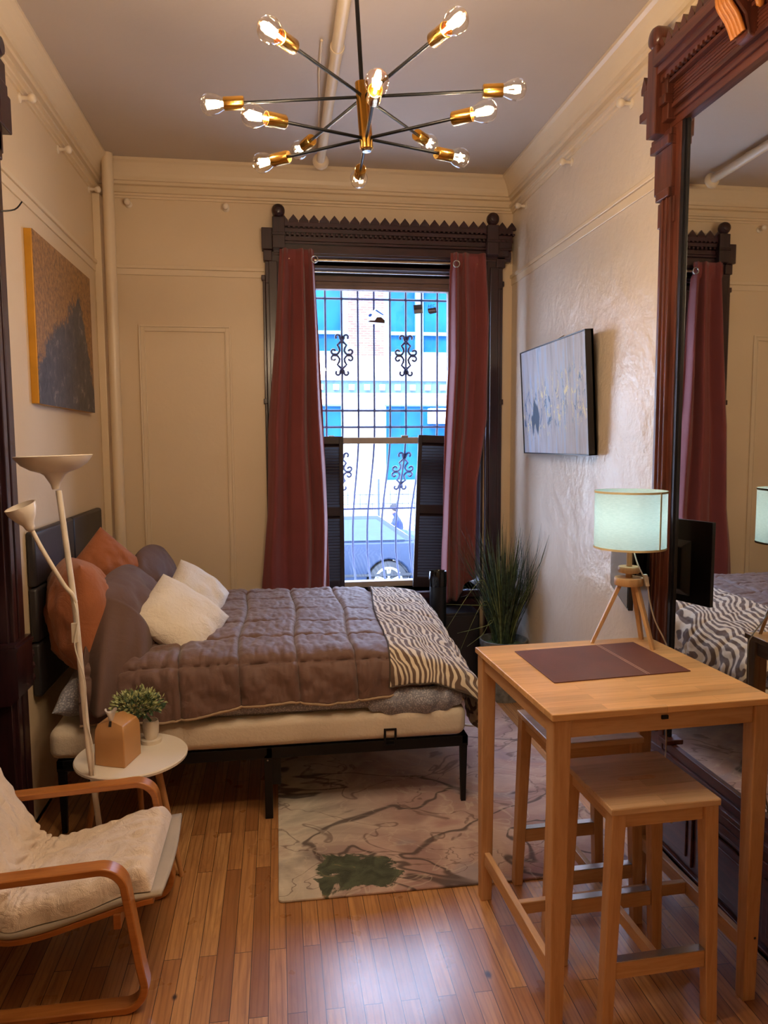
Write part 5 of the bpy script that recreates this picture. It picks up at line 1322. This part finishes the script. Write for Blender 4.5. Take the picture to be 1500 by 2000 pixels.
mb = MB(); mb.ball((lc.x, lc.y, 1.535), .028, 16, (1, 1, 1.15)); mb.build('bulb', 'ledbulb', tl, smooth=True)
for k in range(3):
    a = 2*math.pi*k/3+.4; mb = MB(); mb.tube([(lc.x+.015*math.cos(a), lc.y+.015*math.sin(a), 1.49), (lc.x+(rs-.001)*math.cos(a), lc.y+(rs-.001)*math.sin(a), 1.62)], .0016, 6); mb.build('shade_spoke', 'steel', tl)
lp = bpy.data.lights.new('table_lamp_light', 'POINT'); lp.energy = 6.0; lp.color = (.60, .98, 1.0); lp.shadow_soft_size = .03
lo = bpy.data.objects.new('table_lamp_light', lp); C.objects.link(lo); lo.location = (lc.x, lc.y, 1.535+.0)
cd = MB(); cd.tube(spline([(1.385, 2.695, 1.40), (1.392, 2.68, 1.36), (1.41, 2.675, 1.32), (1.432, 2.675, 1.28), (1.455, 2.69, 1.20), (1.485, 2.70, 1.12), (1.536, 2.715, 1.036), (1.548, 2.718, .99), (1.545, 2.71, .8), (1.548, 2.70, .60), (1.53, 2.69, .45), (1.52, 2.68, .38), (1.50, 2.60, .33)], 6), .003, 8)
co = cd.build('lamp_cord', 'cord', tl, smooth=True)
mb = MB(); mb.hexa([(1.424, 2.664, 1.270), (1.440, 2.664, 1.270), (1.440, 2.676, 1.270), (1.424, 2.676, 1.270), (1.412, 2.664, 1.318), (1.428, 2.664, 1.318), (1.428, 2.676, 1.318), (1.412, 2.676, 1.318)]); mb.build('inline_switch', 'whitetop', tl, bevel=.003)
# coiled cable under the table and the loose one on the rug
mb = MB(); mb.tube([(1.525+.004*math.sin(3*a), 2.62+.035*math.cos(a), .365+.045*math.sin(a)) for a in [2*math.pi*k/24 for k in range(24)]], .004, 8, closed=True); mb.tube([(1.53+.004*math.sin(3*a), 2.70+.03*math.cos(a), .315+.045*math.sin(a)) for a in [2*math.pi*k/24 for k in range(24)]], .004, 8, closed=True)
mb.build('coiled_cable', 'cord', None, smooth=True, cat='cable', label='white cable coiled in two loops at the mirror base behind the stools')
mb = MB(); mb.tube(spline([(1.02, 4.62, .018), (1.15, 4.50, .018), (1.24, 4.47, .018), (1.32, 4.55, .018), (1.36, 4.62, .03)], 6), .005, 8)
mb.build('power_cord', 'cord', None, smooth=True, cat='cable', label='white cord lying on the rug beyond the foot of the bed')

ABOUT_CAM[0] = True
# ------------------------------------------------------------------ potted grass and bin by the window
gp = thing('potted_grass', (1.46, 4.62, 0), 'tall artificial grass plant in a grey pot in the corner behind the table', 'potted plant')
px_, py_ = 1.46, 4.60
mb = MB(); mb.lathe([(.0, .012), (.115, .012), (.135, .10), (.150, .50), (.158, .515), (.158, .545), (.148, .545), (.145, .50), (.0, .50)], (px_, py_, 0), (0, 0, 1), 40, caps=False); mb.build('pot', 'pot', gp, smooth=50)
mb = MB(); mb.lathe([(0, .50), (.146, .50), (.10, .52), (0, .53)], (px_, py_, 0), (0, 0, 1), 24, caps=False); mb.build('moss', 'leafdark', gp)
rnd = random.Random(11); mb = MB(); mb2 = MB()
for k in range(460):
    a = rnd.uniform(0, 2*math.pi); lean = rnd.uniform(.02, .42); hgt = rnd.uniform(.40, .86); r0 = rnd.uniform(0, .07)
    b0 = Vector((px_+r0*math.cos(a), py_+r0*math.sin(a), .51)); d = Vector((math.cos(a), math.sin(a), 0))
    droop = rnd.uniform(0, .16) if rnd.random() < .3 else rnd.uniform(0, .04)
    pts = []
    for i in range(8):
        s = i/7; p = b0+d*(lean*(s**1.4))*hgt*1.3+Vector((0, 0, hgt*(s-droop*s*s*s*3.0)))
        p.x = min(p.x, XR-.01); p.y = min(p.y, D-.03); pts.append(p)
    wd = rnd.uniform(.0028, .0052); sd_ = Vector((-d.y, d.x, 0)); sd_ = (sd_+d*rnd.uniform(-.6, .6)).normalized()
    vs = []; 
    for i, p in enumerate(pts):
        w = wd*(1-(i/7)**2*.92); vs += [p-sd_*w, p+Vector((0, 0, .0))+d*w*.35, p+sd_*w]
    fs = []
    for i in range(7): fs += [(i*3, i*3+1, i*3+4, i*3+3), (i*3+1, i*3+2, i*3+5, i*3+4)]
    (mb if k % 4 else mb2).add(vs, fs)
for (tx_, ty_, tz_, mx_, mz_) in ((-.42, -.14, .66, -.20, .95), (-.36, -.2, .50, -.2, .80), (-.30, -.20, .56, -.18, .62), (-.34, -.1, .62, -.12, .66), (-.40, -.05, .80, -.15, .78)):
    pts = spline([(px_-.02, py_, .52), (px_+mx_*.6, py_+ty_*.4, (mz_+.52)/2+.12), (px_+mx_, py_+ty_*.7, mz_), (px_+tx_, py_+ty_, tz_)], 5)
    vs = []
    for i, p in enumerate(pts): w = .005*(1-(i/len(pts))**2*.9); vs += [p+Vector((0, 0, -w)), p+Vector((.001, -.002, 0)), p+Vector((0, 0, w))]
    fs = []
    for i in range(len(pts)-1): fs += [(i*3, i*3+1, i*3+4, i*3+3), (i*3+1, i*3+2, i*3+5, i*3+4)]
    mb2.add(vs, fs)
M['grass2'] = simple('yellow_green_grass_blades', srgb(104, 116, 70), .5, var=.2, vs=30)
mb.build('grass_blades', 'grass', gp); mb2.build('pale_grass_blades', 'grass2', gp)
bn = thing('waste_bin', (1.04, 4.62, 0), 'tall black bin with a glossy liner rim between the bed and the window', 'bin')
mb = MB(); mb.lathe([(.0, .0), (.050, .0), (.056, .93), (.054, .93), (.048, .05), (0, .04)], (1.03, 4.66, 0), (0, 0, 1), 32, caps=False); mb.build('bin_body', 'blackplastic', bn, smooth=50)
mb = MB(); mb.lathe([(.0565, .90), (.060, .95), (.058, .99), (.055, 1.0), (.050, .99), (.052, .92)], (1.03, 4.66, 0), (0, 0, 1), 32, caps=False); mb.build('liner_rim', 'glossblack', bn, smooth=50)
cb = thing('black_cabinet', (1.17, 4.84, 0), 'low black cabinet standing under the window sill behind the bed foot', 'cabinet')
MB().box(1.0, 1.33, 4.72, 4.94, 0, .70).build('cabinet_body', 'blackpaint', cb, bevel=.006)
MB().box(1.01, 1.32, 4.712, 4.72, .04, .68).build('door', 'blackpaint', cb, bevel=.003)
MB().ball((1.04, 4.706, .40), .008, 8).build('knob', 'blackmetal', cb)

ABOUT_CAM[0] = False
# ------------------------------------------------------------------ chandelier
HC = Vector((.272, 2.2, 0)); ZU, ZL = 2.828, 2.713; SU = Vector((.0545, .026, 1))
CZ = 3.774
cl = thing('chandelier', (.272, 2.2, CZ), 'brass and black sputnik chandelier with twelve lit clear bulbs', 'chandelier')
top_ = Vector((.207, 2.178, CZ))
mb = MB(); mb.lathe([(.0, 0), (.06, 0), (.06, -.02), (.02, -.03), (0, -.03)], top_, (0, 0, 1), 32, caps=False); mb.build('canopy', 'brass', cl, smooth=50)
MB().tube([top_, (HC.x-.012, HC.y-.003, ZU+.03)], .0065, 10).build('stem', 'blackmetal', cl, smooth=True)
axh = Vector((.272-.258, 0.002, 2.686-2.864)).normalized()
mb = MB(); mb.lathe([(.0, 0), (.019, 0), (.019, .182), (.017, .184), (0, .184)], (HC.x-.013, HC.y-.002, ZU+.038), axh, 28, caps=False); mb.build('hub', 'brass', cl, smooth=40)
mb = MB(); mb.lathe([(.0, 0), (.017, 0), (.013, .006), (0, .007)], (HC.x+.001, HC.y, ZL-.030), axh, 24, caps=False); mb.build('hub_cap', 'steel', cl, smooth=40)
def clamp_arm(z, Rb, ang, s1, s2):
    d = Vector((math.cos(ang), math.sin(ang), s1*math.cos(ang)+s2*math.sin(ang))); L_ = Rb
    c = Vector((HC.x+(-.006 if z > 2.77 else 0), HC.y, z)); bc = c+d*L_; dn = d.normalized()
    MB().tube([c+dn*.015, bc-dn*.085], .0048, 8).build('arm', 'blackmetal', cl, smooth=True)
    so = MB(); so.lathe([(.0, 0), (.016, 0), (.0185, .003), (.0185, .058), (.0165, .058), (.0165, .01), (0, .01)], bc-dn*.092, dn, 24, caps=False); so = so.build('socket', 'brass', cl, smooth=40)
    b = MB(); b.lathe([(.0125, -.048), (.0135, -.034), (.018, -.022), (.0255, -.008), (.0300, .010), (.0285, .024), (.021, .034), (.010, .039), (.0, .0395)], bc-dn*.006, dn, 28, caps=False)
    b = b.build('bulb', 'bulbglass', cl, smooth=True)
    u = dn.orthogonal().normalized(); w = dn.cross(u)
    f = MB(); f.lathe([(.004, -.045), (.004, -.018), (.002, -.015)], bc-dn*.004, dn, 8)
    for k in range(4):
        a = math.pi/2*k+.4; q = (u*math.cos(a)+w*math.sin(a)); f.tube([bc+q*.007-dn*.020, bc+q*.010+dn*.016], .0030, 5)
    f.build('filament', 'filament', b)
    li = bpy.data.lights.new('bulb_light', 'POINT'); li.energy = BULB_W; li.color = (1.0, .76, .51); li.shadow_soft_size = .012
    l_ = bpy.data.objects.new('bulb_light', li); C.objects.link(l_); l_.location = bc
for a in (0, 60, 120, 180, 240, 300): clamp_arm(ZU, .435, R(a)-.122, .054, .020)
for a in (30, 90, 150, 210, 270, 330): clamp_arm(ZL, .354, R(a)-.050, .055, .032)
